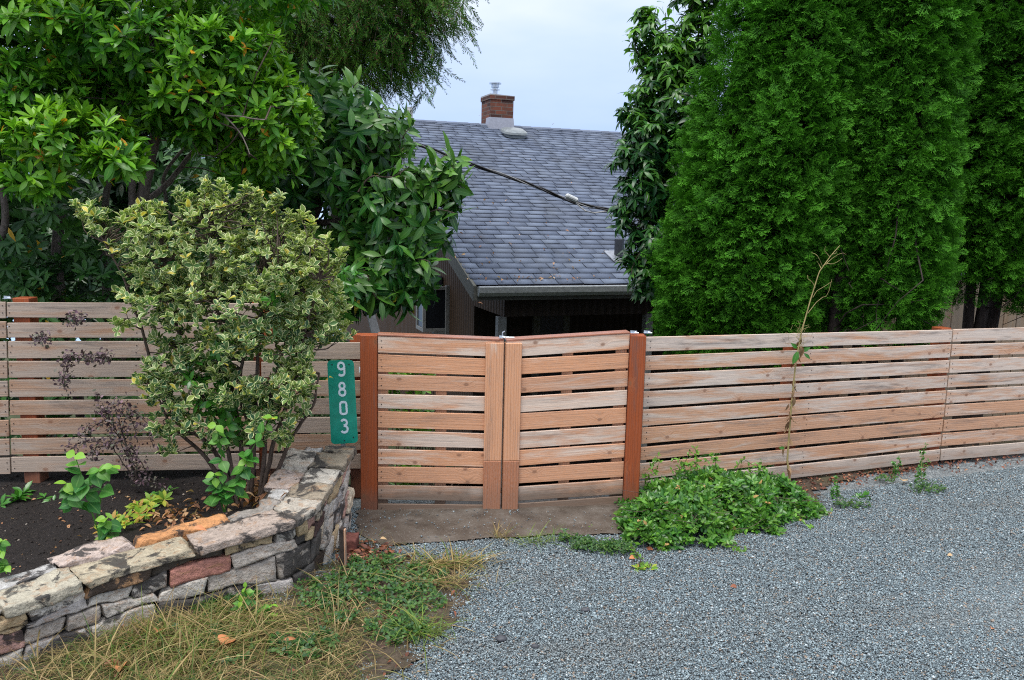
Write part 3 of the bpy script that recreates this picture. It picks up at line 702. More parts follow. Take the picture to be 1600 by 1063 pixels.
# stake and brick by the wall
def stake():
    a = G(536, 893, .0); t = thing('wooden_stake', 'thin dark weathered stake standing at the end of the stone wall', 'stake', a); mb = MB(a)
    D = a[1]; tl, tr = P(529.5, 826, D), P(537, 828, D); mb.hexa(tl, tr, (a[0] + .006, D, -.02), (a[0] - .016, D, -.02), (.004, .035, 0)); mb.build('stake_shaft', M['bark_dark'], t, .002)
    mb = MB(a); mb.hexa(tr + [.0, -.002, 0], tr + [.005, -.002, -.004], (a[0] + .013, D - .002, -.02), (a[0] + .007, D - .002, -.02), (0, .03, 0)); o = mb.build('pale_edge', M['fence'], t)
stake()
q = G(549, 862, 0); t = thing('loose_brick', 'dark red brick tucked between the stone wall and concrete slab', 'brick', q)
S2 = StoneSet(); bgv = BG.copy(); bgv = bgv * [.03, .05, .045] + [0, 0, .035]; bgv += np.stack([wob(bgv, 60, 1), wob(bgv, 60, 2), wob(bgv, 60, 3)], -1) * .003
mesh_obj('brick_block', bgv, BF, flat_mat('old_brick', (.13, .045, .035), .8, .3, 0, .5, 50), t)

# ================================================================== HOUSE (local axes: x along the ridge, y towards the back, z up)
TH, PI_ = R(20.5), R(20.5)
ZB = -1.72
hs = thing('house', 'dark brown wooden house with blue-grey shingle roof beyond the gate', 'house', (-.40, 9.0, ZB), TH)
ZE = CAM[2] - .798 - ZB; WR = 6.2; TP = math.tan(PI_); LEN = 11.0
hx = V3(math.cos(TH), math.sin(TH), 0); hy = V3(-math.sin(TH), math.cos(TH), 0)
def loc(p): q = np.asarray(p) - [-.40, 9.0, ZB]; return V3(q @ hx, q @ hy, q[2])
def onx(px, py, X):            # local point where a pixel's ray meets the local plane x = X
    d = ray(px, py); o_ = CAM - V3(-.40, 9.0, ZB); t = (X - o_ @ hx) / (d @ hx); return loc(CAM + d * t)
def ony(px, py, Y):
    d = ray(px, py); o_ = CAM - V3(-.40, 9.0, ZB); t = (Y - o_ @ hy) / (d @ hy); return loc(CAM + d * t)
def onroof(px, py):
    a = loc(CAM); d = loc(CAM + ray(px, py)) - a; t = (ZE + a[1] * TP - a[2]) / (d[2] - d[1] * TP); return a + d * t
def siding(name, c1, c2, ax):
    b = NB(name); s = b.n('SeparateXYZ', {0: objco(b)}); w_ = b.n('TexWave', {'Vector': b.n('CombineXYZ', {0: s.outputs[ax], 1: 0.0, 2: 0.0}).outputs[0], 'Scale': 3.2}, wave_type='BANDS').outputs['Fac']
    n = b.noise(b.vmap(objco(b), (6, 6, .8)), 3, 5); col = b.mix(b.mapr(n, .3, .7), c1, c2); col = b.mix(b.mapr(w_, .0, .12, .75, 0), col, (.006, .004, .003)); b.pbr(col, .8, .3, b.bump(w_, .6, .02)); return b.m
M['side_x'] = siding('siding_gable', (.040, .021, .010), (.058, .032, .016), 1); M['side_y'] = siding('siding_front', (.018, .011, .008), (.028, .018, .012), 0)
M['trim'] = flat_mat('grey_green_trim', (.085, .085, .072), .7, .3); M['trim_light'] = flat_mat('pale_trim', (.17, .175, .175), .6, .4)
# shingles
def shingles():
    V, Fc = [], []; n = 0; L = WR / math.cos(PI_); ex = .143; rows = int(L / ex) + 1
    ux = V3(1, 0, 0); uy = V3(0, math.cos(PI_), math.sin(PI_)); un = V3(0, -math.sin(PI_), math.cos(PI_)); o_ = V3(0, -.0, ZE)
    for r in range(rows):
        x = -rng.uniform(0, .3) * 0 - ((r * .1) % .26)
        while x < LEN:
            w_ = .26 * rng.choice([1, 1, 1, .8, 1.15]); x0, x1 = max(x, -.02), min(x + w_ - .007, LEN); x += w_
            if x1 <= x0 + .01: continue
            y0 = r * ex + rng.normal(0, .0025); y1 = min((r + 1) * ex + .03, L); lift = .010 + rng.uniform(-.0015, .002); dz = rng.normal(0, .0012)
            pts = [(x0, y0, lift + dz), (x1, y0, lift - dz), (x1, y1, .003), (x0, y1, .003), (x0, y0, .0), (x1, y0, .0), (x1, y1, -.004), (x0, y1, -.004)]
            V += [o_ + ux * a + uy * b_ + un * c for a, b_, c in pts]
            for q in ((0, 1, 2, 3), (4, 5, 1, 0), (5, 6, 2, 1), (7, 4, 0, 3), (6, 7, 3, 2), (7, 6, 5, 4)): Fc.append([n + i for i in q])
            n += 8
    return np.array(V), np.array(Fc)
v, f = shingles()
b = NB('shingle'); o = objco(b); rnd = b.n('NewGeometry').outputs['Random Per Island']
col = b.ramp(rnd, [(0, (.050, .066, .105)), (.5, (.074, .096, .146)), (1, (.11, .138, .195))])
col = b.mix(b.mapr(b.noise(o, 1.1, 4), .45, .7, 0, .45), col, (.07, .078, .10)); col = b.mix(b.mapr(b.noise(o, 260, 2), .35, .7, 0, .3), col, (.18, .21, .27)); col = b.mix(b.mapr(b.noise(b.vmap(o, (2.5, .4, .4)), 1.5, 5, .6), .52, .7, 0, .35), col, (.05, .055, .06))
b.pbr(col, .8, .3, b.bump(b.noise(o, 300, 2), .3, .003)); M['shingle'] = b.m
mb = MB(); yb, zb = 0, ZE
mb.poly([(0, 0, ZE - .004), (LEN, 0, ZE - .004), (LEN, WR, ZE + WR * TP - .004), (0, WR, ZE + WR * TP - .004)]); mb.poly([(0, WR, ZE + WR * TP - .004), (LEN, WR, ZE + WR * TP - .004), (LEN, 2 * WR, ZE - .004), (0, 2 * WR, ZE - .004)])
mb.poly([(0, 0, ZE - .12), (0, WR, ZE + WR * TP - .12), (LEN, WR, ZE + WR * TP - .12), (LEN, 0, ZE - .12)]); mb.poly([(0, WR, ZE + WR * TP - .12), (0, 2 * WR, ZE - .12), (LEN, 2 * WR, ZE - .12), (LEN, WR, ZE + WR * TP - .12)])
roof = mb.build('roof', flat_mat('roof_deck', (.05, .05, .055)), hs)
so2 = mesh_obj('shingles', v, f, M['shingle'], roof); so2.data.materials.append(flat_mat('shingle_edge_shade', (.012, .013, .018), .9, .1)); so2.data.polygons.foreach_set('material_index', np.tile([0, 1, 1, 1, 0, 0], len(f) // 6).astype(np.int32))  # dark asphalt edges, their colour also painting the shadow lines between courses
mb = MB()
for k in range(int(LEN / .2)):
    x = k * .2; mb.hexa((x, WR - .11, ZE + WR * TP - .024), (x + .21, WR - .11, ZE + WR * TP - .018), (x + .21, WR - .11, ZE + WR * TP - .03), (x, WR - .11, ZE + WR * TP - .034), (0, .11, .11 * TP))
    mb.hexa((x, WR + .11, ZE + WR * TP - .024), (x + .21, WR + .11, ZE + WR * TP - .018), (x + .21, WR + .11, ZE + WR * TP - .03), (x, WR + .11, ZE + WR * TP - .034), (0, -.11, .11 * TP))
mb.build('ridge_cap', M['shingle'], roof)
# rakes, fascia, gutter
mb = MB(); h_ = .17
mb.hexa((-.035, 0 - .02, ZE - .0), (-.035, WR, ZE + WR * TP), (-.035, WR, ZE + WR * TP - h_), (-.035, -.02, ZE - h_), (.032, 0, 0)); mb.hexa((-.035, WR, ZE + WR * TP), (-.035, 2 * WR, ZE), (-.035, 2 * WR, ZE - h_), (-.035, WR, ZE + WR * TP - h_), (.032, 0, 0))
mb.build('rake_board', M['trim'], hs)
mb = MB(); mb.box(-.035, LEN, -.03, -.002, ZE - .16, ZE - .012); mb.build('fascia', M['trim'], hs)
mb = MB(); prof = [(-.033, .0), (-.033, -.10), (-.10, -.10), (-.125, -.06), (-.128, .0), (-.118, .008), (-.115, -.004), (-.112, -.055), (-.096, -.088), (-.045, -.088), (-.045, -.0)]
pts0 = [V3(.0, y, ZE - .01 + z) for y, z in prof]; pts1 = [q + [LEN, 0, 0] for q in pts0]
for i in range(len(prof)): j = (i + 1) % len(prof); mb.poly([pts0[i], pts0[j], pts1[j], pts1[i]])
mb.poly(pts0[:6]); mb.build('gutter', flat_mat('gutter_metal', (.24, .255, .25), .4, .5, .3), hs)
mb = MB(); mb.box(.02, LEN, -.09, -.0, ZE - .013, ZE - .008); mb.build('drip_edge', flat_mat('drip_metal', (.22, .24, .28), .45, .4, .3), hs)
# walls
GX = .42
mb = MB(); mb.poly([(GX, 1.35, 0), (GX, 1.35, ZE + 1.35 * TP - .125), (GX, WR, ZE + WR * TP - .125), (GX, 2 * WR - .4, ZE + .4 * TP - .125), (GX, 2 * WR - .4, 0)])
mb.poly([(GX, .25, ZE - .38), (GX, 1.35, ZE - .38), (GX, 1.35, ZE + 1.35 * TP - .125), (GX, .25, ZE + .25 * TP - .125)])
mb.build('gable_wall', M['side_x'], hs)
mb = MB(); mb.poly([(GX, 1.35, 0), (LEN - .3, 1.35, 0), (LEN - .3, 1.35, ZE + .35), (GX, 1.35, ZE + .35)]); mb.poly([(GX, .25, ZE - .38), (LEN - .3, .25, ZE - .38), (LEN - .3, .25, ZE - .02), (GX, .25, ZE - .02)])
mb.poly([(LEN - .3, .3, 0), (LEN - .3, 2 * WR - .4, 0), (LEN - .3, WR, ZE + WR * TP - .15), (LEN - .3, .3, ZE)]); mb.poly([(GX, 2 * WR - .4, 0), (GX, 2 * WR - .4, ZE), (LEN - .3, 2 * WR - .4, ZE), (LEN - .3, 2 * WR - .4, 0)])
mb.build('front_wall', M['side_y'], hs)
mb = MB(); mb.box(0, LEN, -.0, 1.35, -.02, .02); mb.build('porch_floor', M['trim'], hs)
for px in (783, 1012):
    q = ony(px, 500, .3); mb = MB(); mb.box(q[0] - .05, q[0] + .05, .25, .35, .02, ZE - .38); mb.build('porch_post', M['trim_light'], hs, .004)
q0, q1 = ony(842, 500, 1.34), ony(878, 500, 1.34); mb = MB(); mb.box(q0[0], q1[0], 1.30, 1.335, .05, 2.1); d_ = mb.build('door', flat_mat('dark_door', (.012, .012, .018), .4), hs)
mb = MB(); mb.box(q0[0] - .09, q0[0] - .002, 1.29, 1.34, .02, 2.2); mb.box(q1[0] + .002, q1[0] + .09, 1.29, 1.34, .02, 2.2); mb.box(q0[0] - .001, q1[0] + .001, 1.292, 1.338, 2.1, 2.2); mb.build('door_frame', M['trim'], d_)
# garden window on the gable wall
qa, qb = onx(668, 452, GX - .3), onx(628, 497, GX - .3)
y0 = min(qa[1], qb[1]); y1 = y0 + .40; z0, z1 = qb[2], qb[2] + .62; fr = .045; X0 = GX - .36
mb = MB()
mb.box(X0, X0 + .04, y0, y1, z0, z0 + fr); mb.box(X0, X0 + .04, y0, y1, z1 - fr, z1); mb.box(X0, X0 + .04, y0, y0 + fr, z0 + fr, z1 - fr); mb.box(X0, X0 + .04, y1 - fr, y1, z0 + fr, z1 - fr)
mb.box(X0 + .041, GX, y0, y0 + fr, z0, z0 + fr); mb.box(X0 + .041, GX, y1 - fr, y1, z0, z0 + fr); mb.box(X0 + .041, GX, y0, y0 + fr, z1 - fr, z1); mb.box(X0 + .041, GX, y1 - fr, y1, z1 - fr, z1); mb.box(GX - .05, GX - .001, y0 - .05, y0 - .002, z0 - .08, z1 + .02); mb.box(GX - .2, GX - .001, y0 + .002, y1 - .002, z0 - .03, z0 - .002)
wdw = mb.build('window', M['trim_light'], hs)
mb = MB(); mb.box(X0 + .015, X0 + .02, y0 + fr, y1 - fr, z0 + fr, z1 - fr); mb.box(X0 + .045, GX - .003, y0 + .012, y0 + .017, z0 + fr, z1 - fr); mb.build('pane', flat_mat('dark_glass', (.01, .012, .016), .3, .2, 0, .1), wdw)
q = onx(684, 442, GX - .05); mb = MB(); mb.box(GX - .16, GX - .001, q[1] - .12, q[1] + .12, q[2] - .06, q[2] + .10); mb.build('vent_hood', flat_mat('dark_metal', (.03, .035, .05), .4), hs, .02)
mb = MB(); 
mb.hexa(loc(P(563, 440, 8.2)), loc(P(572, 438, 8.2)), loc(P(597, 530, 8.2)), loc(P(583, 530, 8.2)), hy * 0 + [0, .05, 0]); mb.build('stair_rail', flat_mat('grey_rail', (.22, .23, .25)), hs)
# chimney
c = onroof(778, 203); cx0, cx1 = ony(756, 200, WR - .25)[0] + .10, ony(801, 200, WR - .25)[0]; cy0, cy1 = WR - .22, WR + .28; zt = ony(790, 150, cy0)[2]; zr = ZE + WR * TP
cx0 = onx(0, 0, 0)[0] if False else ony(765.5, 200, cy0)[0]; cx1 = ony(801.5, 200, cy0)[0]
b = NB('chimney_brick'); uvn = b.n('TexCoord').outputs['UV']
bt = b.n('TexBrick', {'Vector': uvn, 'Color1': (.055, .022, .018, 1), 'Color2': (.19, .06, .034, 1), 'Mortar': (.13, .115, .10, 1), 'Scale': 1.0, 'Mortar Size': .006, 'Brick Width': .21, 'Row Height': .067, 'Bias': -.1})
n = b.noise(objco(b), 14, 5); col = b.mix(b.mapr(n, .45, .7, 0, .7), bt.outputs['Color'], (.07, .045, .035)); b.pbr(col, .85, .3, b.bump(bt.outputs['Fac'], -.8, .01)); M['brick'] = b.m
def chim(name, x0, x1, y0, y1, z0, z1, parent, bat=0.0):
    V = [(x0 - bat, y0 - bat, z0), (x1 + bat, y0 - bat, z0), (x1 + bat, y1 + bat, z0), (x0 - bat, y1 + bat, z0), (x0, y0, z1), (x1, y0, z1), (x1, y1, z1), (x0, y1, z1)]
    Fc = [(0, 1, 5, 4), (1, 2, 6, 5), (2, 3, 7, 6), (3, 0, 4, 7), (4, 5, 6, 7)]; w_ = x1 - x0; d = y1 - y0
    uv = [];
    for (a, l) in ((0, w_), (.1, d), (.3, w_), (.2, d)): uv += [(a, z0), (a + l, z0), (a + l, z1), (a, z1)]
    uv += [(0, 0)] * 4; return V, Fc, uv
V, Fc, uv = chim('', cx0, cx1, cy0, cy1, zr - .4, zt - .075, hs); chm = mesh_obj('chimney', V, Fc, M['brick'], hs, uvs=uv)
V, Fc, uv = chim('', cx0 - .015, cx1 + .015, cy0 - .015, cy1 + .015, zt - .075, zt - .005, hs); mesh_obj('brick_crown', V, Fc, M['brick'], chm, uvs=uv)
mb = MB(); mb.hexa((cx0 - .015, cy0 - .015, zt + .02), (cx1 + .015, cy0 - .015, zt + .005), (cx1 + .015, cy0 - .015, zt - .004), (cx0 - .015, cy0 - .015, zt - .004), (0, cy1 - cy0 + .03, 0)); mb.build('mortar_wash', flat_mat('wash', (.3, .28, .26)), chm)
zf0 = ZE + cy0 * TP
M['lead'] = flat_mat('lead_flashing', (.30, .31, .36), .5, .5, .2, .12)
V, Fc, uv = chim('', cx0 - .006, cx1 + .006, cy0 - .006, cy0 + .2, zf0 - .05, zf0 + .20, hs, .02); mesh_obj('flashing', V, Fc, M['lead'], chm)
mb = MB(); cxm = cx0 + .17 ; cym = (cy0 + cy1) / 2
zz = zt
for r, a, c_ in ((.045, 0, .12), (.085, .12, .132), (.05, .132, .165), (.075, .165, .175), (.07, .175, .225), (.11, .225, .245)): mb.tube([(cxm, cym, zz + a), (cxm, cym, zz + c_)], r, 16)
mb.build('flue_cap', M['steel'], chm)
# roof vents
q = onroof(803, 214); mb = MB(); k = 14
for i, (z_, sx, sy) in enumerate(((.0, .22, .20), (.05, .22, .20), (.05, .27, .24), (.085, .26, .23), (.115, .20, .16), (.125, .08, .06))):
    for j in range(k): a = 6.283 * j / k; ca, sa = math.cos(a), math.sin(a); mb.v.append(V3(q[0] + sx * .85 * np.sign(ca) * abs(ca) ** .6, q[1] + sy * .8 * np.sign(sa) * abs(sa) ** .6, q[2] + z_ + sy * .8 * np.sign(sa) * abs(sa) ** .6 * TP * (1 if i < 2 else .8) + .02))
for i in range(5):
    for j in range(k): mb.f.append([i * k + j, i * k + (j + 1) % k, (i + 1) * k + (j + 1) % k, (i + 1) * k + j]); mb.uv += [(0, 0)] * 4
mb.f.append([5 * k + j for j in range(k)]); mb.uv += [(0, 0)] * k
mb.build('roof_vent', flat_mat('vent_plastic', (.15, .17, .18), .35), roof)
q = onroof(640, 196); mb = MB(); mb.tube([(q[0], q[1], q[2] - .1), (q[0], q[1], q[2] + .30)], .055, 14); mb.tube([(q[0], q[1], q[2] - .02), (q[0], q[1], q[2] + .05)], .09, 14); mb.build('vent_pipe', flat_mat('white_pipe', (.42, .43, .42)), roof)
q = onroof(967, 402); mb = MB(); mb.tube([(q[0], q[1], q[2] - .05), (q[0], q[1], q[2] + .22)], .06, 14); mb.build('dark_vent_pipe', flat_mat('black_pipe', (.03, .035, .045)), roof)
mb = MB(); mb.hexa((q[0] - .15, q[1] - .17, q[2] - .16 * TP + .022), (q[0] + .15, q[1] - .17, q[2] - .16 * TP + .022), (q[0] + .15, q[1] - .17, q[2] - .17 * TP + .012), (q[0] - .15, q[1] - .17, q[2] - .17 * TP + .012), (0, .3, .3 * TP)); mb.build('vent_flashing', flat_mat('bright_flash', (.22, .24, .28), .4, .4, .3), roof)
def h2w(q): return V3(-.40, 9, ZB) + hx * q[0] + hy * q[1] + [0, 0, q[2]]

# service cable
cabs = thing('power_cable', 'twisted black overhead service cable crossing in front of the roof', 'cable', P(560, 185, 7.8))
pts = [(-200, -70, 6.2), (250, 70, 7.0), (430, 128, 7.4), (500, 163, 7.6), (560, 187, 7.8), (640, 220, 7.95), (715, 250, 8.05), (800, 278, 8.2), (850, 297, 8.3), (900, 318, 8.4), (948, 328, 8.5), (1020, 336, 8.6), (1120, 340, 8.8)]
cp = np.array([P(*q) for q in pts]); tt = np.linspace(0, len(cp) - 1, 160); cp = np.stack([np.interp(tt, range(len(cp)), cp[:, k]) for k in range(3)], -1)
kk = np.ones(9) / 9; cp = np.stack([np.convolve(np.pad(cp[:, k], 4, 'edge'), kk, 'valid') for k in range(3)], -1)
M['cable'] = flat_mat('cable_black', (.012, .012, .015), .5); M['cable_grey'] = flat_mat('cable_grey', (.3, .3, .3), .5)
for j, (nm, mt, r_) in enumerate((('conductor', 'cable', .009), ('conductor', 'cable', .009), ('neutral_wire', 'cable_grey', .005))):
    a = np.linspace(0, 40, len(cp)) + j * 2.1; mb = MB(cabs.location); mb.tube(cp + np.stack([0 * a, np.cos(a), np.sin(a)], -1) * .011, r_, 6); mb.build(nm, M[mt], cabs)
mb = MB(cabs.location); a, c = P(884, 305, 8.3), P(903, 314, 8.33); mb.tube([a, a * .9 + c * .1, a * .1 + c * .9, c], [.012, .024, .024, .012], 10); mb.build('splice_cover', flat_mat('splice_white', (.55, .57, .58)), cabs)
mb = MB(cabs.location); mb.tube(np.array([P(900, 318, 8.33), P(915, 330, 8.3), P(928, 333, 8.4), P(950, 330, 8.5)]), .007, 6); mb.build('cable_loop', M['cable_grey'], cabs)

# plank fence far right behind the trees
pf = thing('board_fence', 'tan vertical board fence seen under the evergreens behind right fence', 'fence', (4.7, 8.6, -1.0)); mb = MB(pf.location); x = 3.3
while x < 9:
    w_ = .14; mb.hexa((x, 8.3 + (x - 3) * .2, 1.1), (x + w_, 8.3 + (x + w_ - 3) * .2, 1.1), (x + w_, 8.3 + (x + w_ - 3) * .2, -1.8), (x, 8.3 + (x - 3) * .2, -1.8), (0, .02, 0)); x += w_ + .012
mb.build('boards', wood_mat('tan_boards', (.30, .22, .14), (.30, .18, .09), (.26, .2, .14), .4, .3), pf)

# ================================================================== VEGETATION
# ---- rhododendron behind the left fence
L_RHO = leaf_t(4, 1, .31, .60, .10, .30)
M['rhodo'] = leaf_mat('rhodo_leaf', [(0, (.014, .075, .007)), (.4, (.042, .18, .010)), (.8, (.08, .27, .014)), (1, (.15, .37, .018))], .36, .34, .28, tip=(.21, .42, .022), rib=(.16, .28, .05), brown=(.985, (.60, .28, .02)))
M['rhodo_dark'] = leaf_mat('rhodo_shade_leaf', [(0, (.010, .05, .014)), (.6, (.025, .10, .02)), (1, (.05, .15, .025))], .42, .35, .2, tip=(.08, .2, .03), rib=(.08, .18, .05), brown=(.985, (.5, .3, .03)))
def rhodo():
    base = P(196, 470, 5.5); base[2] = -.1
    t = thing('rhododendron', 'big rhododendron with glossy whorled leaves and bare grey trunks at upper left', 'shrub', base)
    front = [(60, 60, 130, 80, 4.9, .5), (210, 60, 130, 75, 5.0, .5), (340, 95, 100, 70, 5.0, .45), (425, 190, 60, 85, 5.1, .35), (330, 160, 90, 55, 5.0, .4), (50, 150, 100, 70, 4.8, .4), (110, 215, 100, 42, 4.55, .3),
             (60, 278, 45, 26, 4.5, .2), (180, 250, 42, 22, 4.5, .2), (235, 140, 80, 60, 5.1, .35), (390, 255, 50, 40, 5.2, .3), (330, 205, 60, 30, 5.2, .3), (-90, 120, 110, 150, 5.0, .6), (170, -60, 320, 90, 5.2, .8)]
    p, n = blob_pts(front, 165, .72)
    p, n = p[p[:, 1] < 5.7], n[p[:, 1] < 5.7]
    ax = unit(n * .75 + [0, -.12, .85] + rng.normal(0, .28, n.shape))
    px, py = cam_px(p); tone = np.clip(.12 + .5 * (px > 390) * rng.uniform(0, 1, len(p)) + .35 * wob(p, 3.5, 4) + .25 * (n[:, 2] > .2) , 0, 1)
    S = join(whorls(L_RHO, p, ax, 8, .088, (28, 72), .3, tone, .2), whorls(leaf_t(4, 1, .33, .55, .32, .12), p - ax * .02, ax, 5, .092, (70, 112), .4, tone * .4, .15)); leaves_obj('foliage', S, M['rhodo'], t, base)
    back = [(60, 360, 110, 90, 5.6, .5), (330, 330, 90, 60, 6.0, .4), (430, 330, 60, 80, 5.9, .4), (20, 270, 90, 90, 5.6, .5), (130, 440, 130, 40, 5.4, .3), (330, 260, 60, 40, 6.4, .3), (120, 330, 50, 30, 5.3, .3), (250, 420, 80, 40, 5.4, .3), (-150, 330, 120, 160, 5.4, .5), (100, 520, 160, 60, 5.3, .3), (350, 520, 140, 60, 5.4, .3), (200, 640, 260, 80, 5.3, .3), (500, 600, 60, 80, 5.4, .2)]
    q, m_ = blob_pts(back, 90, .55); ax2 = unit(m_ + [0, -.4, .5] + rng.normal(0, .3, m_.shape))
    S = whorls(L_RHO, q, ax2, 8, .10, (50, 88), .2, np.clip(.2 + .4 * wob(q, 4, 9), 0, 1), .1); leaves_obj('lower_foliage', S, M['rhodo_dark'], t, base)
    mb = MB(base); LM = []
    def tr(pts, r0, r1):
        a = np.array([P(*q) for q in pts]); tt = np.linspace(0, len(a) - 1, 6 * len(a)); a = np.stack([np.interp(tt, range(len(a)), a[:, k]) for k in range(3)], -1)
        ker = np.ones(5) / 5; a = np.stack([np.convolve(np.pad(a[:, k], 2, 'edge'), ker, 'valid') for k in range(3)], -1) + np.stack([wob(a, 9, k) for k in range(3)], -1) * .012
        mb.tube(a, np.linspace(r0, r1, len(a)), 9, False); LM.append(a)
    tr([(190, 620, 5.5), (198, 470, 5.5), (208, 350, 5.45), (226, 290, 5.4), (245, 215, 5.3), (255, 130, 5.2), (235, 60, 5.1)], .055, .018)
    tr([(205, 360, 5.46), (206, 290, 5.35), (212, 230, 5.3), (200, 150, 5.2), (150, 80, 5.0)], .026, .010)
    tr([(215, 330, 5.5), (262, 285, 5.6), (300, 240, 5.6), (340, 180, 5.5), (400, 150, 5.4)], .022, .008)
    tr([(100, 600, 5.6), (92, 470, 5.55), (90, 350, 5.5), (100, 290, 5.3), (85, 220, 4.9), (60, 150, 4.9)], .05, .012)
    tr([(160, 600, 5.7), (168, 460, 5.7), (162, 350, 5.6), (165, 300, 5.5), (180, 240, 5.4), (140, 130, 5.1)], .035, .012)
    tr([(350, 560, 5.9), (310, 440, 5.9), (265, 350, 5.8), (250, 270, 5.7), (330, 190, 5.6)], .022, .008)
    tr([(190, 240, 5.3), (195, 170, 4.9), (188, 110, 4.85)], .012, .006); tr([(330, 165, 4.8), (350, 180, 4.72), (395, 184, 4.7), (420, 184, 4.7)], .006, .003); tr([(345, 172, 4.75), (375, 205, 4.7), (392, 245, 4.68)], .005, .0025)
    tr([(-60, 520, 5.5), (-20, 420, 5.4), (15, 340, 5.2), (-30, 200, 5.0)], .04, .012)
    mb.build('trunk', M['bark_grey'], t, smooth=True)
    mb = MB(base); twigs(mb, LM, sel(p, 0, 260) - .0, .005, .002, .5, 4, .16); mb.build('branches', M['bark'], t, smooth=True)
rhodo()

# ---- cherry laurel in the middle
L_LAU = leaf_t(5, 1, .32, .5, .28, .22)
M['laurel'] = leaf_mat('laurel_leaf', [(0, (.007, .045, .010)), (.5, (.016, .085, .014)), (.85, (.035, .14, .018)), (1, (.075, .20, .025))], .27, .36, .2, tip=(.16, .32, .04), rib=(.12, .25, .06), brown=(.992, (.5, .42, .05)))
def laurel():
    base = P(500, 470, 6.1); base[2] = -.9
    t = thing('laurel_tree', 'glossy long-leaved laurel drooping in front of the house gable', 'tree', base)
    B1 = [(530, 190, 55, 55, 5.9, .35), (590, 215, 45, 45, 5.8, .3), (540, 270, 60, 50, 5.8, .35), (600, 330, 55, 50, 5.7, .35), (555, 400, 55, 50, 5.8, .3), (625, 410, 40, 48, 5.6, .25), (655, 300, 42, 28, 5.6, .2), (690, 270, 26, 16, 5.6, .12), (690, 318, 26, 16, 5.6, .12),
          (480, 250, 45, 90, 6.0, .35), (455, 380, 50, 60, 6.0, .3), (545, 445, 34, 26, 5.4, .2), (650, 430, 34, 34, 5.5, .15), (660, 360, 36, 30, 5.5, .15), (600, 440, 40, 40, 5.5, .2), (700, 290, 24, 26, 5.5, .1), (640, 370, 34, 24, 5.5, .15), (610, 452, 30, 22, 5.5, .15), (500, 150, 30, 30, 5.9, .2), (525, 480, 30, 22, 5.3, .15)]
    p, n = blob_pts(B1, 210, .5); p = p + rng.normal(0, .03, p.shape); px, py = cam_px(p); k = ~((px > 480) & (px < 505) & (py > 300) & (py < 350)); p, n = p[k], n[k]
    axis = unit(n * .8 + [.25, -.25, .15] + rng.normal(0, .3, n.shape))
    tone = np.clip(.0 + .2 * wob(p, 4, 1) + .22 * (n[:, 2] > .5), 0, 1)
    S1 = whorls(L_LAU, p, axis, 5, .135, (40, 85), .5, tone, .08, .25)
    # long arching shoots that break the outline
    mb = MB(base); S = [S1]
    shoots = [((600, 260, 5.7), (640, 200, 5.6)), ((515, 190, 5.8), (500, 105, 5.8)), ((540, 180, 5.8), (560, 128, 5.8)), ((620, 330, 5.6), (722, 282, 5.5)), ((630, 290, 5.6), (700, 240, 5.5)), ((640, 350, 5.5), (715, 335, 5.4)), ((630, 380, 5.5), (690, 345, 5.4)),
              ((590, 230, 5.7), (600, 165, 5.7)), ((470, 200, 5.9), (478, 130, 5.9)), ((560, 420, 5.4), (600, 470, 5.3)), ((600, 400, 5.4), (672, 410, 5.3)), ((560, 300, 5.5), (640, 260, 5.4)), ((620, 270, 5.6), (690, 300, 5.4))]
    for a, c in shoots:
        l = limb(mb, P(*a), P(*c), .007, .0025, .08, 12, 5); i = np.linspace(2, 11, 13).astype(int); q = l[i]; d = unit(np.gradient(l, axis=0))[i]
        side = unit(np.cross(d, [0, -1, .3])) * np.where(np.arange(13) % 2, 1, -1)[:, None]
        dd = unit(side * .9 + d * .8 + [0, -.15, -.15] + rng.normal(0, .2, d.shape)); nn = unit(V3(0, -.5, .9) + rng.normal(0, .3, d.shape))
        S.append(scatter(L_LAU, q, frames(dd, nn), rng.uniform(.10, .15, 13), np.clip(rng.normal(.25, .15, 13), 0, 1)))
    leaves_obj('foliage', join(*S), M['laurel'], t, base)
    LM = [limb(mb, V3(base[0], base[1], -1), P(478, 400, 6.05), .06, .045, .03, 8, 9), limb(mb, P(478, 400, 6.05), P(500, 300, 5.95), .045, .03, .05, 8, 8), limb(mb, P(500, 300, 5.95), P(520, 170, 5.9), .03, .008, .06, 10, 7),
          limb(mb, P(490, 350, 6.0), P(610, 330, 5.7), .028, .008, .08, 10, 7), limb(mb, P(505, 285, 5.9), P(610, 235, 5.75), .022, .006, .08, 9, 6), limb(mb, P(480, 390, 6.0), P(600, 420, 5.6), .026, .006, .08, 9, 6), limb(mb, P(482, 380, 6.0), P(450, 240, 6.0), .028, .008, .06, 9, 6)]
    twigs(mb, LM, sel(p, 0, 420), .007, .0025, .9, 4, .1); mb.build('trunk', M['bark'], t, smooth=True)
laurel()

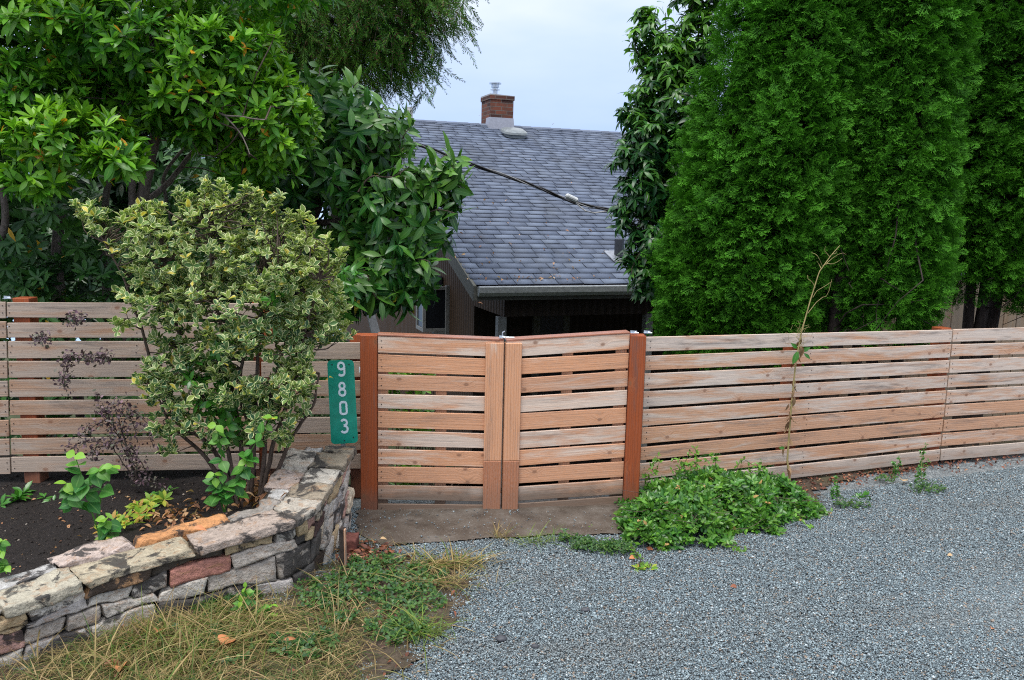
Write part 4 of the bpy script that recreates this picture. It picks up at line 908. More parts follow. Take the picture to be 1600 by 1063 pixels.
# ---- weeping conifer behind (top centre)
def needle_branch(n=20, L=1.0):
    V, Fq, u = [], [], []
    def quad(a, d, l, w_, nn):
        s = np.cross(d, nn); s = s / (np.linalg.norm(s) + 1e-9) * w_; k = len(V); V.extend([a - s * .5, a + d * l * .5 - s, a + d * l, a + d * l * .5 + s]); Fq.append((k, k + 1, k + 2, k + 3)); u.extend([1, 1, 1, 1])
    r = np.random.default_rng(3)
    for i in range(n):
        t = i / n; y = t * L; x = .05 * math.sin(t * 5); z = -.0
        for s in (-1, 1):
            a = R(38 + r.uniform(-12, 12)); l = (.20 * (1 - t) + .07) * r.uniform(.7, 1.2); d = V3(s * math.sin(a), math.cos(a), r.normal(0, .25)); quad(V3(x, y, z), unit(d), l, .016, V3(0, 0, 1) + r.normal(0, .3, 3))
    quad(V3(0, 0, 0), V3(0, 1, 0), L, .008, V3(0, 0, 1)); return np.array(V), np.array(Fq), np.array(u, float)
NB_T = needle_branch()
M['conifer'] = leaf_mat('weeping_needles', [(0, (.008, .035, .005)), (.5, (.02, .09, .008)), (.85, (.05, .16, .010)), (1, (.10, .22, .014))], .6, .2, .2, tip=(.07, .16, .012), brown=(.88, (.085, .04, .022)))
def weeper():
    base = V3(-3.2, 9.2, -2.2)
    t = thing('weeping_conifer', 'tall conifer with hanging feathery sprays behind the rhododendron', 'tree', base)
    Bl = [(420, 30, 80, 60, 8.4, .7), (510, 20, 80, 70, 8.2, .7), (600, 20, 70, 60, 8.0, .6), (655, 15, 45, 45, 7.9, .4), (625, 75, 45, 40, 7.9, .4), (560, 90, 50, 40, 8.1, .4), (480, 100, 60, 50, 8.3, .5), (340, 0, 80, 50, 8.7, .6), (500, -90, 220, 70, 8.5, .9), (610, -60, 110, 60, 8.0, .6), (690, 10, 15, 14, 7.9, .15), (600, 110, 22, 14, 7.9, .2)]
    p, n = blob_pts(Bl, 70, .3)
    S = []
    for k in range(6):
        q = p + rng.normal(0, .13, p.shape); d = unit(np.stack([rng.normal(.30, .5, len(q)), rng.normal(-.2, .4, len(q)), np.full(len(q), -.85)], -1) + n * .35)
        S.append(scatter(NB_T, q, frames(d, rand_dir(len(q))), rng.uniform(.14, .27, len(q)), np.clip(.3 + .5 * wob(q, 3, 3), 0, 1)))
    leaves_obj('foliage', join(*S), M['conifer'], t, base)
    mb = MB(base); tr_ = np.array([P(430, y, 9.0) for y in (900, 600, 300, 0, -300)]); mb.tube(tr_, [.2, .18, .16, .13, .08], 10, False); LM = [np.stack([np.interp(np.linspace(0, 4, 40), range(5), tr_[:, k]) for k in range(3)], -1)]
    for a in [(600, -20, 8.0), (690, 5, 7.9), (640, 60, 7.9), (560, 50, 8.1), (480, 60, 8.3), (350, -20, 8.7), (610, -80, 8.0)]: LM.append(limb(mb, P(430, a[1] - 60, 9.0), P(*a), .05, .01, .05, 12, 6))
    mb.build('trunk', M['bark_dark'], t, smooth=True)
    mb = MB(base)
    for q in sel(p, 0, 130): limb(mb, q, q + [rng.normal(0, .05), 0, -rng.uniform(.2, .5)], .004, .001, .05, 5, 4)
    twigs(mb, LM[1:], sel(p, 0, 220), .01, .003, .9, 4, .1); mb.build('bare_twigs', bark_mat('dead_twig', (.10, .07, .055), (.2, .15, .12)), t)
weeper()

# ---- dark evergreen mass behind the rhododendron
def backdrop_tree(name, label, blobs, base, mat, dens=45, L=.15):
    t = thing(name, label, 'tree', base); p, n = blob_pts(blobs, dens, .4)
    S = whorls(L_LAU, p, unit(n + [0, -.3, .3] + rng.normal(0, .3, n.shape)), 6, L, (40, 85), .4, np.clip(.2 + .3 * wob(p, 2, 2), 0, 1), .1)
    leaves_obj('foliage', S, mat, t, base); mb = MB(base); c = p.mean(0)
    for k in range(5): limb(mb, V3(base[0], base[1], base[2]), c + rng.normal(0, .4, 3) * [1.4, .3, 1], .07, .015, .06, 9, 7)
    mb.build('trunk', M['bark_dark'], t, smooth=True)
M['dark_leaf'] = leaf_mat('dark_evergreen_leaf', [(0, (.006, .028, .008)), (1, (.02, .07, .015))], .4, .5, .15, tip=(.03, .09, .02))
backdrop_tree('evergreen_tree', 'dark evergreen tree behind the rhododendron trunks at far left', [(80, 240, 170, 150, 7.6, .5), (60, 420, 200, 90, 7.4, .5), (-150, 200, 150, 200, 7.4, .6), (220, 120, 150, 120, 7.8, .5), (100, 330, 230, 120, 8.0, .5), (-100, 400, 150, 120, 7.6, .5)], (-4.0, 7.6, -1.7), M['dark_leaf'], 120)
backdrop_tree('evergreen_tree', 'dark evergreen tree between the rhododendron and the laurel', [(310, 270, 110, 100, 7.7, .4), (330, 420, 120, 80, 7.5, .4), (410, 190, 60, 120, 7.8, .4), (430, 430, 70, 60, 7.3, .3), (540, 440, 50, 35, 7.3, .2), (250, 480, 160, 80, 7.4, .4), (440, 500, 80, 60, 7.3, .3), (400, 290, 60, 60, 7.9, .3), (220, 400, 90, 100, 7.9, .4), (200, 300, 90, 60, 8.0, .4)], (-2.6, 7.7, -1.7), M['dark_leaf'], 130)

# ---- tall broadleaf tree right of the roof
L_PHO = leaf_t(4, 1, .34, .45, .42, .2)
M['photinia'] = leaf_mat('broad_leaf', [(0, (.006, .04, .014)), (.5, (.014, .075, .018)), (.9, (.035, .13, .02)), (1, (.07, .18, .02))], .34, .42, .25, tip=(.15, .38, .02), rib=(.05, .12, .04))
def tallleaf():
    base = P(1080, 520, 7.3); base[2] = -1.75
    t = thing('broadleaf_tree', 'tall dark broadleaf tree with light green tips right of the roof', 'tree', base)
    Bl = [(1010, 50, 22, 38, 7.2, .2), (1040, 95, 42, 50, 7.2, .3), (1090, 60, 40, 50, 7.2, .3), (1050, 160, 62, 60, 7.2, .4), (1020, 220, 50, 60, 7.1, .35), (1075, 260, 60, 100, 7.2, .4), (1010, 290, 45, 50, 7.0, .3), (1025, 370, 45, 50, 7.0, .3), (1010, 430, 30, 34, 7.0, .2), (1060, 400, 50, 80, 7.2, .3), (975, 240, 20, 26, 7.0, .12), (972, 330, 18, 30, 7.0, .12), (985, 170, 20, 26, 7.1, .12), (1100, -40, 60, 50, 7.2, .3), (985, 400, 18, 18, 7.0, .1)]
    p, n = blob_pts(Bl, 300, .3); px, py = cam_px(p)
    ax = unit(n * .5 + [0, -.1, .9] + rng.normal(0, .25, n.shape)); tone = np.clip((230 - py) / 330 * rng.uniform(0, 1.3, len(p)) - .05 + .3 * (n[:, 2] > .3) * rng.uniform(0, 1, len(p)), 0, 1)
    S = [whorls(L_PHO, p, ax, 6, .095, (55, 105), .4, tone, .08, .3)]
    mb = MB(base); LM = []
    for a, c in (((1085, 900, 7.3), (1075, 400, 7.3)), ((1075, 400, 7.3), (1050, 170, 7.2)), ((1050, 200, 7.2), (1012, 15, 7.2)), ((1070, 300, 7.3), (1085, 0, 7.2)), ((1075, 380, 7.3), (1000, 250, 7.0)), ((1075, 420, 7.3), (1010, 380, 7.0)), ((1060, 200, 7.2), (1105, -30, 7.2)), ((1030, 120, 7.2), (990, 75, 7.2)), ((1050, 170, 7.2), (1040, 20, 7.2))):
        LM.append(limb(mb, P(*a), P(*c), .03 if a[1] > 350 else .014, .014 if a[1] > 350 else .003, .03, 14, 6))
    for l in LM[2:]:
        q = l[3:]; q = np.repeat(q, 4, 0) + rng.normal(0, .03, (len(q) * 4, 3)); d = unit(rng.normal(0, .6, q.shape) + [0, -.1, .1]); S.append(scatter(L_PHO, q, frames(d, V3(0, 0, 1) + rng.normal(0, .3, q.shape)), rng.uniform(.08, .12, len(q)), np.clip(rng.normal(.5, .3, len(q)), 0, 1)))
    leaves_obj('foliage', join(*S), M['photinia'], t, base); twigs(mb, LM, sel(p, 0, 400), .006, .002, .8, 4, .08); mb.build('trunk', M['bark'], t, smooth=True)
tallleaf()

# ---- arborvitae row behind the right fence
def thuja_spray():
    V, Fq, u = [], [], []; r = np.random.default_rng(5)
    def kite(a, d, l, w_, u0, u1):
        d = unit(d); s = V3(-d[1], d[0], r.normal(0, .4)) * w_ * .5; k = len(V); V.extend([a - s * .3, a + d * l * .6 - s, a + d * l, a + d * l * .6 + s]); Fq.append((k, k + 1, k + 2, k + 3)); u.extend([u0, (u0 + u1) / 2, u1, (u0 + u1) / 2])
    for i in range(6):
        t = (i + .5) / 6.5; o_ = V3(r.normal(0, .02), t, -.22 * t * t)
        for s in (-1, 1):
            a = R(50 - 18 * t + r.uniform(-10, 10)); l = .50 * math.sin(math.pi * (.30 + .62 * t)) * r.uniform(.75, 1.15); d = V3(s * math.sin(a), math.cos(a), r.uniform(-.45, .15))
            kite(o_, d, l, .055, t * .5, .5 + t * .5)
            for s2 in (-1, 1):
                a2 = a + s2 * .62; kite(o_ + unit(d) * l * .42, V3(s * math.sin(a2), math.cos(a2), r.uniform(-.4, .1)), l * .48, .042, .3 + t * .4, .6 + t * .4)
    kite(V3(0, 0, 0), V3(0, 1, -.2), 1.1, .05, .1, 1); return np.array(V), np.array(Fq), np.array(u)
T_SPRAY = thuja_spray()
M['thuja'] = leaf_mat('arborvitae_scales', [(0, (.006, .035, .004)), (.5, (.013, .072, .005)), (.9, (.025, .115, .008)), (1, (.05, .15, .012))], .65, .12, .16, tip=(.05, .185, .012), grow=(.10, .33, .02))
M['thuja_core'] = flat_mat('light_block_core', (.010, .008, .005), .95, .05)  # near-black colour of the added light-blocking crown core
def thuja(label, cpx, D, prof, zb, ztop, seed, dens=60, sides=(-1.9, 1.9), lean=0.0, lumps=.13, hol=(9, 9)):
    """prof: list of (z, radius)"""
    c = P(cpx, 480, D); base = V3(c[0], D, -.6); t = thing('arborvitae', label, 'conifer', base, 0, 'arborvitae row behind the right fence')
    zs, rs = zip(*prof); g = np.random.default_rng(seed)
    def rad(z, a): 
        q = np.stack([np.cos(a) * 1.3, np.sin(a) * 1.3, z * .8], -1); return np.interp(z, zs, rs) * (1 + lumps * wob(q, 2.6, seed) + lumps * .75 * wob(q, 8.5, seed + 1))
    area = 2 * (sides[1] - sides[0]) / 2 * np.mean(rs) * (ztop - zb); N = int(area * dens * 4)
    z = g.uniform(zb, ztop, N); a = g.uniform(sides[0], sides[1], N) - math.pi / 2        # -pi/2 faces the camera
    keep = g.uniform(0, 1, N) < np.interp(z, zs, rs) / max(rs); z, a = z[keep], a[keep]; N = len(z)
    S = []
    out = np.stack([np.cos(a), np.sin(a), 0 * a], -1); tan = np.stack([-np.sin(a), np.cos(a), 0 * a], -1)
    for layer, (k, nsp, size) in enumerate(((1.0, 9, .10), (.85, 6, .12))):
        r = rad(z, a) * (k + g.normal(0, .035, N)); hole = np.exp(-(((a + math.pi / 2) - hol[0]) / .22) ** 2 - ((z - hol[1]) / .30) ** 2); r = r * (1 - .45 * hole); cc = np.stack([c[0] + r * np.cos(a) + lean * (z - 1), D + r * np.sin(a), z + g.normal(0, .02, N)], -1)
        bt = np.clip(.35 + .35 * wob(cc, 5, seed + 3) + g.normal(0, .12, N) - .25 * layer, 0, 1)
        up = g.normal(.05, .35, N)
        for j in range(nsp):
            q = cc + g.normal(0, .040, (N, 3)) + out * g.uniform(-.06, .03, (N, 1))
            d = unit(out * .75 + np.stack([0 * up, 0 * up, up + g.normal(0, .35, N)], -1) + tan * g.normal(0, .55, (N, 1)))
            hor = unit(np.stack([0 * a, 0 * a, np.ones(N)], -1) * g.uniform(.3, 1.1, (N, 1)) + tan * g.normal(0, .75, (N, 1)) + out * g.normal(.2, .3, (N, 1)))
            s = size * g.uniform(.65, 1.15, N); S.append(scatter(T_SPRAY, q, frames(d, hor), s, np.clip(bt + g.normal(0, .12, N), 0, 1)))
    leaves_obj('foliage', join(*S), M['thuja'], t, base)
    # solid dark core added to block light inside the crown
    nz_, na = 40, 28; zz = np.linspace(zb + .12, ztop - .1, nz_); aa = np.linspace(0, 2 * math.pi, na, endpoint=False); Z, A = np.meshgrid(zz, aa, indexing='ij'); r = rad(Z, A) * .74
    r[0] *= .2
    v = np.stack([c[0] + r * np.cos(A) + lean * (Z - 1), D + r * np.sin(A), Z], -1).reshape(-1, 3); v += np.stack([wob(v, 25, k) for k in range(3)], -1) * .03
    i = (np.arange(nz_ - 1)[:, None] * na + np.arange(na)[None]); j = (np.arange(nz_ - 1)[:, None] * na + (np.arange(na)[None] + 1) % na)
    f = np.stack([i, j, j + na, i + na], -1).reshape(-1, 4); mesh_obj('crown_light_block', v - base, f, M['thuja_core'], t, True)
    mb = MB(base); LM = []
    for k in range(3):
        x = c[0] + g.normal(0, .11); y = D + g.normal(0, .08); LM.append(limb(mb, (x, y, -.65), (x + g.normal(0, .06), y, zb + 1.2), .055 + .02 * (k == 0), .03, .02, 8, 9))
    for k in range(26): a_ = g.uniform(0, 6.28); q = V3(c[0] + .45 * math.cos(a_), D + .45 * math.sin(a_), zb + g.uniform(-.15, .5)); l = LM[k % 3]; limb(mb, l[int(g.integers(4, 8))], q, .008, .002, .15, 6, 4)
    mb.build('trunk', M['bark_dark'], t, smooth=True)
thuja('broadest arborvitae of the row, bulging left towards the house', 1158, 6.5, [(.55, .42), (.9, .54), (1.3, .64), (1.9, .58), (2.6, .50), (3.4, .42), (4.3, .34), (5.3, .10)], .62, 5.2, 11, 66, lean=.12, hol=(.95, .95))
thuja('narrow arborvitae standing right against the broadest one, seen in front of the gap', 1378, 6.2, [(.7, .20), (1.0, .28), (1.3, .34), (1.8, .34), (2.6, .30), (3.4, .27), (4.3, .22), (5.2, .07)], .84, 5.1, 23, 66)
thuja('arborvitae above the bare trunks near the right edge', 1525, 6.9, [(1.0, .20), (1.35, .40), (2.0, .50), (2.8, .50), (3.6, .46), (4.6, .34), (5.4, .1)], 1.12, 5.3, 37, 62)
thuja('rightmost arborvitae, cut off by the edge of the photo', 1665, 6.8, [(.95, .28), (1.2, .46), (2.0, .52), (2.8, .5), (3.6, .44), (4.6, .34), (5.4, .1)], .98, 5.3, 41, 55)
thuja('arborvitae mostly hidden behind the two nearest ones', 1285, 7.2, [(1.2, .3), (1.6, .50), (2.2, .52), (2.8, .50), (3.6, .44), (4.6, .34), (5.6, .1)], 1.3, 5.5, 53, 44, (-1.4, 1.4))

# ---- variegated shrub in the bed
L_VAR = leaf_t(4, 1, .56, .58, .10, .42, 4)
M['varieg'] = leaf_mat('variegated_leaf', [(0, (.03, .09, .04)), (.5, (.07, .16, .06)), (.9, (.13, .24, .06)), (1, (.30, .36, .07))], .42, .35, .34, tip=(.28, .36, .07), rim=(.77, (.76, .77, .42)), brown=(.965, (.62, .50, .08)))
M['plain'] = leaf_mat('plain_green_leaf', [(0, (.02, .11, .012)), (1, (.06, .22, .02))], .3, .55, .25, rib=(.12, .3, .05))
def variegated():
    base = P(372, 748, 4.05); base[2] = .15
    t = thing('variegated_shrub', 'cream-edged variegated evergreen shrub in front of the left fence', 'shrub', base)
    B = [(330, 400, 90, 60, 4.0, .22), (410, 420, 80, 70, 4.0, .24), (260, 400, 60, 50, 3.95, .2), (460, 440, 60, 65, 4.0, .2), (350, 480, 120, 60, 3.95, .25), (250, 480, 52, 55, 3.9, .18), (480, 500, 50, 50, 4.0, .16), (220, 360, 36, 30, 3.9, .12), (330, 340, 52, 28, 4.0, .14), (415, 362, 42, 24, 4.0, .12),
         (270, 560, 46, 50, 3.9, .14), (340, 560, 60, 40, 4.0, .16), (215, 450, 30, 40, 3.9, .12), (225, 580, 22, 30, 3.85, .08), (255, 665, 22, 20, 3.85, .07), (500, 610, 34, 30, 4.0, .1), (440, 680, 24, 16, 3.95, .08), (390, 690, 30, 14, 4.0, .08), (480, 520, 24, 30, 4.05, .08), (285, 620, 40, 30, 3.85, .1), (360, 610, 60, 30, 3.85, .12), (310, 670, 36, 22, 3.85, .08), (420, 660, 40, 22, 3.85, .1), (450, 610, 40, 30, 3.85, .1), (265, 700, 14, 12, 3.85, .05), (410, 600, 50, 24, 3.85, .1), (380, 545, 60, 34, 3.8, .1), (140, 335, 12, 12, 3.9, .05), (470, 400, 40, 40, 4.0, .14), (420, 540, 60, 50, 4.0, .18), (490, 560, 46, 40, 4.0, .14), (470, 600, 42, 36, 3.95, .12), (245, 610, 26, 32, 3.85, .1), (515, 470, 34, 44, 4.1, .14), (400, 620, 40, 26, 4.0, .12), (450, 640, 36, 20, 3.95, .1), (300, 640, 26, 22, 3.95, .08), (155, 352, 20, 22, 3.9, .07), (180, 390, 18, 20, 3.9, .07), (190, 515, 13, 18, 3.85, .05), (345, 690, 50, 12, 4.0, .08), (535, 520, 18, 20, 4.1, .08)]
    p, n = blob_pts(B, 500, .15); px, py = cam_px(p)
    hole = ((px - 395) ** 2 / 30 ** 2 + (py - 575) ** 2 / 22 ** 2 < 1)  | ((px - 205) ** 2 / 40 ** 2 + (py - 545) ** 2 / 30 ** 2 < 1)
    hole |= (px > 487) & (py > 540)
    p, n = p[~hole], n[~hole]
    shoots = [((150, 360), (118, 318)), ((160, 375), (163, 330)), ((200, 350), (212, 330)), ((325, 330), (324, 284)), ((285, 340), (278, 300)), ((400, 350), (398, 312)), ((300, 340), (340, 310)), ((440, 380), (470, 340)), ((475, 390), (487, 348)), ((220, 370), (190, 345)), ((520, 440), (533, 395)), ((430, 350), (424, 330)), ((360, 345), (372, 318)), ((190, 400), (165, 385)), ((240, 350), (246, 325)), ((400, 320), (399, 305)), ((350, 345), (346, 296)), ((460, 385), (452, 332)), ((500, 430), (512, 378)), ((230, 365), (226, 318)), ((175, 370), (140, 322)), ((300, 345), (298, 308)), ((380, 345), (386, 296)), ((420, 345), (436, 308))]
    mb = MB(base); S = []; extra = []
    for a, c in shoots:
        l = limb(mb, P(*a, 3.95), P(*c, 3.95), .004, .0018, .05, 9, 5); extra.append(l[2:]); extra.append(l[2:] + rng.normal(0, .012, (7, 3)))
    p2 = np.concatenate(extra); n2 = np.tile([0, -.2, 1.0], (len(p2), 1)); p = np.concatenate([p, p2]); n = np.concatenate([n, n2]); px, py = cam_px(p)
    tone = np.clip(.08 + .45 * np.clip((px - 330) / 260, 0, 1) * (py < 520) + .30 * wob(p, 6, 2) + .15 * (n[:, 2] > .5), 0, .8)
    ax = unit(n * .4 + [0, -.2, .85] + rng.normal(0, .45, n.shape))
    S.append(whorls(L_VAR, p, ax, 6, .043, (22, 80), .5, tone, .2)); leaves_obj('foliage', join(*S), M['varieg'], t, base)
    g, gn = blob_pts([(335, 610, 40, 50, 3.95, .12), (310, 580, 24, 24, 3.9, .1), (355, 655, 26, 30, 3.95, .1), (405, 645, 22, 16, 3.95, .1), (350, 540, 22, 14, 3.85, .05), (430, 470, 14, 12, 3.8, .05), (545, 440, 22, 20, 4.2, .1)], 300, .2)
    leaves_obj('plain_foliage', whorls(leaf_t(4, 1, .42, .5, .15, .2), g, unit(gn + [0, -.4, .6]), 5, .058, (40, 85), .4, np.zeros(len(g)), 0), M['plain'], t, base)
    LM = []
    st = [((372, 752), (340, 700), (265, 660), (235, 560), (205, 460), (160, 370)), ((378, 752), (352, 690), (300, 590), (270, 480), (255, 400)), ((382, 755), (372, 650), (350, 540), (330, 430), (325, 340)), ((390, 755), (400, 640), (405, 530), (410, 420)), ((400, 755), (430, 680), (460, 600), (480, 500), (500, 430)), ((385, 752), (395, 690), (370, 600), (400, 500), (440, 420)), ((402, 750), (420, 640), (440, 560), (460, 470)), ((405, 745), (450, 690), (490, 640), (500, 580)), ((370, 750), (330, 720), (290, 690), (258, 655), (240, 600))]
    for s in st:
        a = np.array([P(x, y, 4.02 - .02 * i) for i, (x, y) in enumerate(s)]); a[0, 2] = .13; tt = np.linspace(0, len(a) - 1, 30); a = np.stack([np.interp(tt, range(len(a)), a[:, k]) for k in range(3)], -1); ker = np.ones(5) / 5
        a = np.stack([np.convolve(np.pad(a[:, k], 2, 'edge'), ker, 'valid') for k in range(3)], -1) + np.stack([wob(a, 14, k) for k in range(3)], -1) * .008; mb.tube(a, np.linspace(.013, .004, 30), 7, False); LM.append(a)
    twigs(mb, LM, sel(p, 0, 650), .004, .0015, .5, 4, .1); mb.build('stems', M['bark'], t, smooth=True)
variegated()

# ---- broad-leaved seedlings
L_OV = leaf_t(6, 1, .78, .42, .22, .16)
M['seedling'] = leaf_mat('seedling_leaf', [(0, (.02, .11, .022)), (.6, (.045, .19, .03)), (1, (.08, .25, .035))], .42, .35, .3, tip=(.22, .42, .04), rib=(.2, .4, .1))
def seedling(label, stems, D, lsz, n_, group=None, cat='plant', name='broadleaf_seedling'):
    base = P(*stems[0][0], D); t = thing(name, label, cat, base, 0, group); mb = MB(base); S = []
    for s in stems:
        a = np.array([P(x, y, D - .03 * i) for i, (x, y) in enumerate(s)]); tt = np.linspace(0, len(a) - 1, n_ + 4); a = np.stack([np.interp(tt, range(len(a)), a[:, k]) for k in range(3)], -1); mb = MB(base); mb.tube(a, np.linspace(.0035, .0015, len(a)), 6, False); mb.build('stem', M['plain'], t)
        q = a[3:]; k = len(q); tt = np.linspace(0, 1, k)
        for sgn_ in (-1, 1):
            d = unit(np.stack([sgn_ * np.full(k, .9) + rng.normal(0, .6, k), rng.uniform(-1.0, .3, k), rng.normal(-.1, .5, k) - .15], -1)); nn = unit(V3(0, -.55, .8) + rng.normal(0, .3, (k, 3)))
            S.append(scatter(L_OV, q, frames(d, nn), lsz * rng.uniform(.7, 1.15, k) * (1 - .35 * tt), np.clip(tt ** 4 * .8 + rng.normal(0, .1, k), 0, 1)))
    leaves_obj('foliage', join(*S), M['seedling'], t, base)
seedling('leafy green seedling growing through the base of the variegated shrub', [[(352, 800), (350, 760), (345, 700), (338, 665)], [(372, 780), (380, 730), (400, 690), (425, 652)], [(350, 800), (340, 770), (335, 740)], [(352, 795), (372, 755), (385, 720)]], 3.72, .068, 6)
seedling('tall leafy seedling standing alone in dark soil behind the wall', [[(160, 850), (140, 790), (130, 750), (117, 712)], [(150, 815), (160, 770), (148, 735), (176, 728)], [(160, 850), (172, 825), (165, 810)], [(140, 800), (112, 780), (104, 755)]], 3.45, .078, 5)
seedling('pale green leafy plant at the left edge of the soil bed', [[(-14, 900), (-4, 880), (2, 862)], [(-14, 900), (0, 893), (10, 885)], [(-20, 880), (-8, 858), (4, 845)]], 3.1, .05, 4)
seedling('small leafy green sapling at the foot of the stone wall', [[(392, 978), (388, 945), (383, 918)], [(392, 978), (405, 955), (425, 945)], [(390, 975), (370, 960), (378, 940)], [(392, 978), (418, 965), (430, 960)]], 3.28, .043, 6)

# ---- low plants
def rosette(name, label, spots, size, mat, k=9, cat='plant', dens=1, T=None, tn=.2, group=None, h=.0):
    base = spots[0]; t = thing(name, label, cat, base, 0, group); p = np.repeat(np.array(spots), dens, 0) + rng.normal(0, size * .5, (len(spots) * dens, 3)) * [1, 1, .25] + [0, 0, h]
    leaves_obj('leaves', whorls(T or leaf_t(4, 1, .38, .6, .3, .2), p, unit(V3(0, -.2, 1) + rng.normal(0, .25, p.shape)), k, size, (35, 85), .3, np.full(len(p), tn), .15), mat, t, base)
    mb = MB(base); limb(mb, np.array(base) - [0, 0, .03], np.array(base) + [0, 0, .01 + h], .002, .0015, .1, 4, 4); mb.build('stem', M['bark'], t)
M['lime'] = leaf_mat('lime_leaf', [(0, (.08, .22, .02)), (.6, (.18, .36, .03)), (1, (.42, .42, .05))], .5, .4, .35, tip=(.45, .5, .05), brown=(.85, (.42, .25, .05)))
rosette('lime_perennial', 'lime and yellow low perennial along the inner edge of the wall', [GB(215, 800), GB(235, 795), GB(205, 812), GB(185, 825), GB(172, 838), GB(195, 830), GB(228, 812), GB(250, 790), GB(160, 846)], .05, M['lime'], 8, dens=3, h=.03)
rosette('green_rosette', 'dark green rosette at the left under the slat fence', [GB(14, 786), GB(25, 780)], .06, M['plain'], 9, dens=2, group='small rosettes in the soil bed')
rosette('green_rosette', 'small dark rosette between fence and seedling in soil', [GB(80, 781)], .05, M['plain'], 8, dens=2, group='small rosettes in the soil bed')
rosette('green_rosette', 'small dark rosette below the hanging purple barberry sprig', [GB(252, 776), GB(258, 784)], .045, M['plain'], 8, dens=2, group='small rosettes in the soil bed', h=.02)
rosette('gravel_weed', 'low green weed with dark upright stems in gravel beside periwinkle', [G(1005, 890), G(995, 893), G(1015, 892)], .045, M['lime'], 8, dens=2, tn=.0, group='weeds at the driveway edge')
t = thing('dry_stems', 'thin dark dead stems rising from the low gravel weed', 'dead stems', G(1000, 890)); 
for i in range(9): mb = MB(t.location); q = G(985 + i * 4, 890); limb(mb, q, q + [rng.normal(-.01, .05), 0, rng.uniform(.07, .15)], .0016, .001, .08, 5, 4); mb.build('stem', M['bark'], t)
rosette('gravel_weed', 'small bright green weed on gravel below the long fence', [G(1340, 779), G(1352, 781), G(1346, 775)], .045, M['plain'], 8, dens=2, group='weeds at the driveway edge')

# dark purple barberry against the left fence
L_TINY = leaf_t(3, 1, .6, .6, .1, .2)
M['barberry'] = leaf_mat('purple_leaf', [(0, (.05, .025, .035)), (.4, (.11, .07, .085)), (.7, (.09, .10, .06)), (1, (.24, .14, .18))], .5, .4, .15)
def barberry():
    base = P(215, 752, 4.25); base[2] = .15
    t = thing('barberry_bush', 'thin dark purple barberry with arching sprigs against the left fence', 'shrub', base); mb = MB(base); S = []
    sp_ = [[(220, 755), (200, 700), (160, 650), (150, 620)], [(215, 750), (190, 680), (200, 640), (230, 660), (240, 700)], [(210, 750), (170, 690), (130, 690), (105, 700)], [(215, 750), (175, 660), (140, 665), (125, 680)], [(200, 700), (180, 640), (205, 655), (215, 690)], [(205, 700), (215, 715), (235, 745), (262, 768)], [(180, 670), (160, 640), (190, 630), (212, 645)], [(190, 690), (150, 700), (145, 716)],
           [(100, 560), (112, 555), (135, 556), (145, 562)], [(112, 556), (104, 575), (98, 592), (103, 607)], [(150, 560), (160, 555), (170, 562)], [(105, 500), (118, 496), (132, 502)], [(52, 528), (62, 530), (72, 529)]]
    for s in sp_:
        a = np.array([P(x, y, 4.28) for x, y in s]); tt = np.linspace(0, len(a) - 1, 22); a = np.stack([np.interp(tt, range(len(a)), a[:, k]) for k in range(3)], -1) + rng.normal(0, .004, (22, 3)); mb.tube(a, np.linspace(.0035, .0015, 22), 5, False)
        q = np.repeat(a, 6, 0) + rng.normal(0, .016, (132, 3)); S.append(scatter(L_TINY, q, frames(rand_dir(132), V3(0, -.6, .6) + rng.normal(0, .5, (132, 3))), rng.uniform(.014, .026, 132), np.zeros(132)))
    leaves_obj('foliage', join(*S), M['barberry'], t, base); mb.build('stems', M['bark_dark'], t)
barberry()

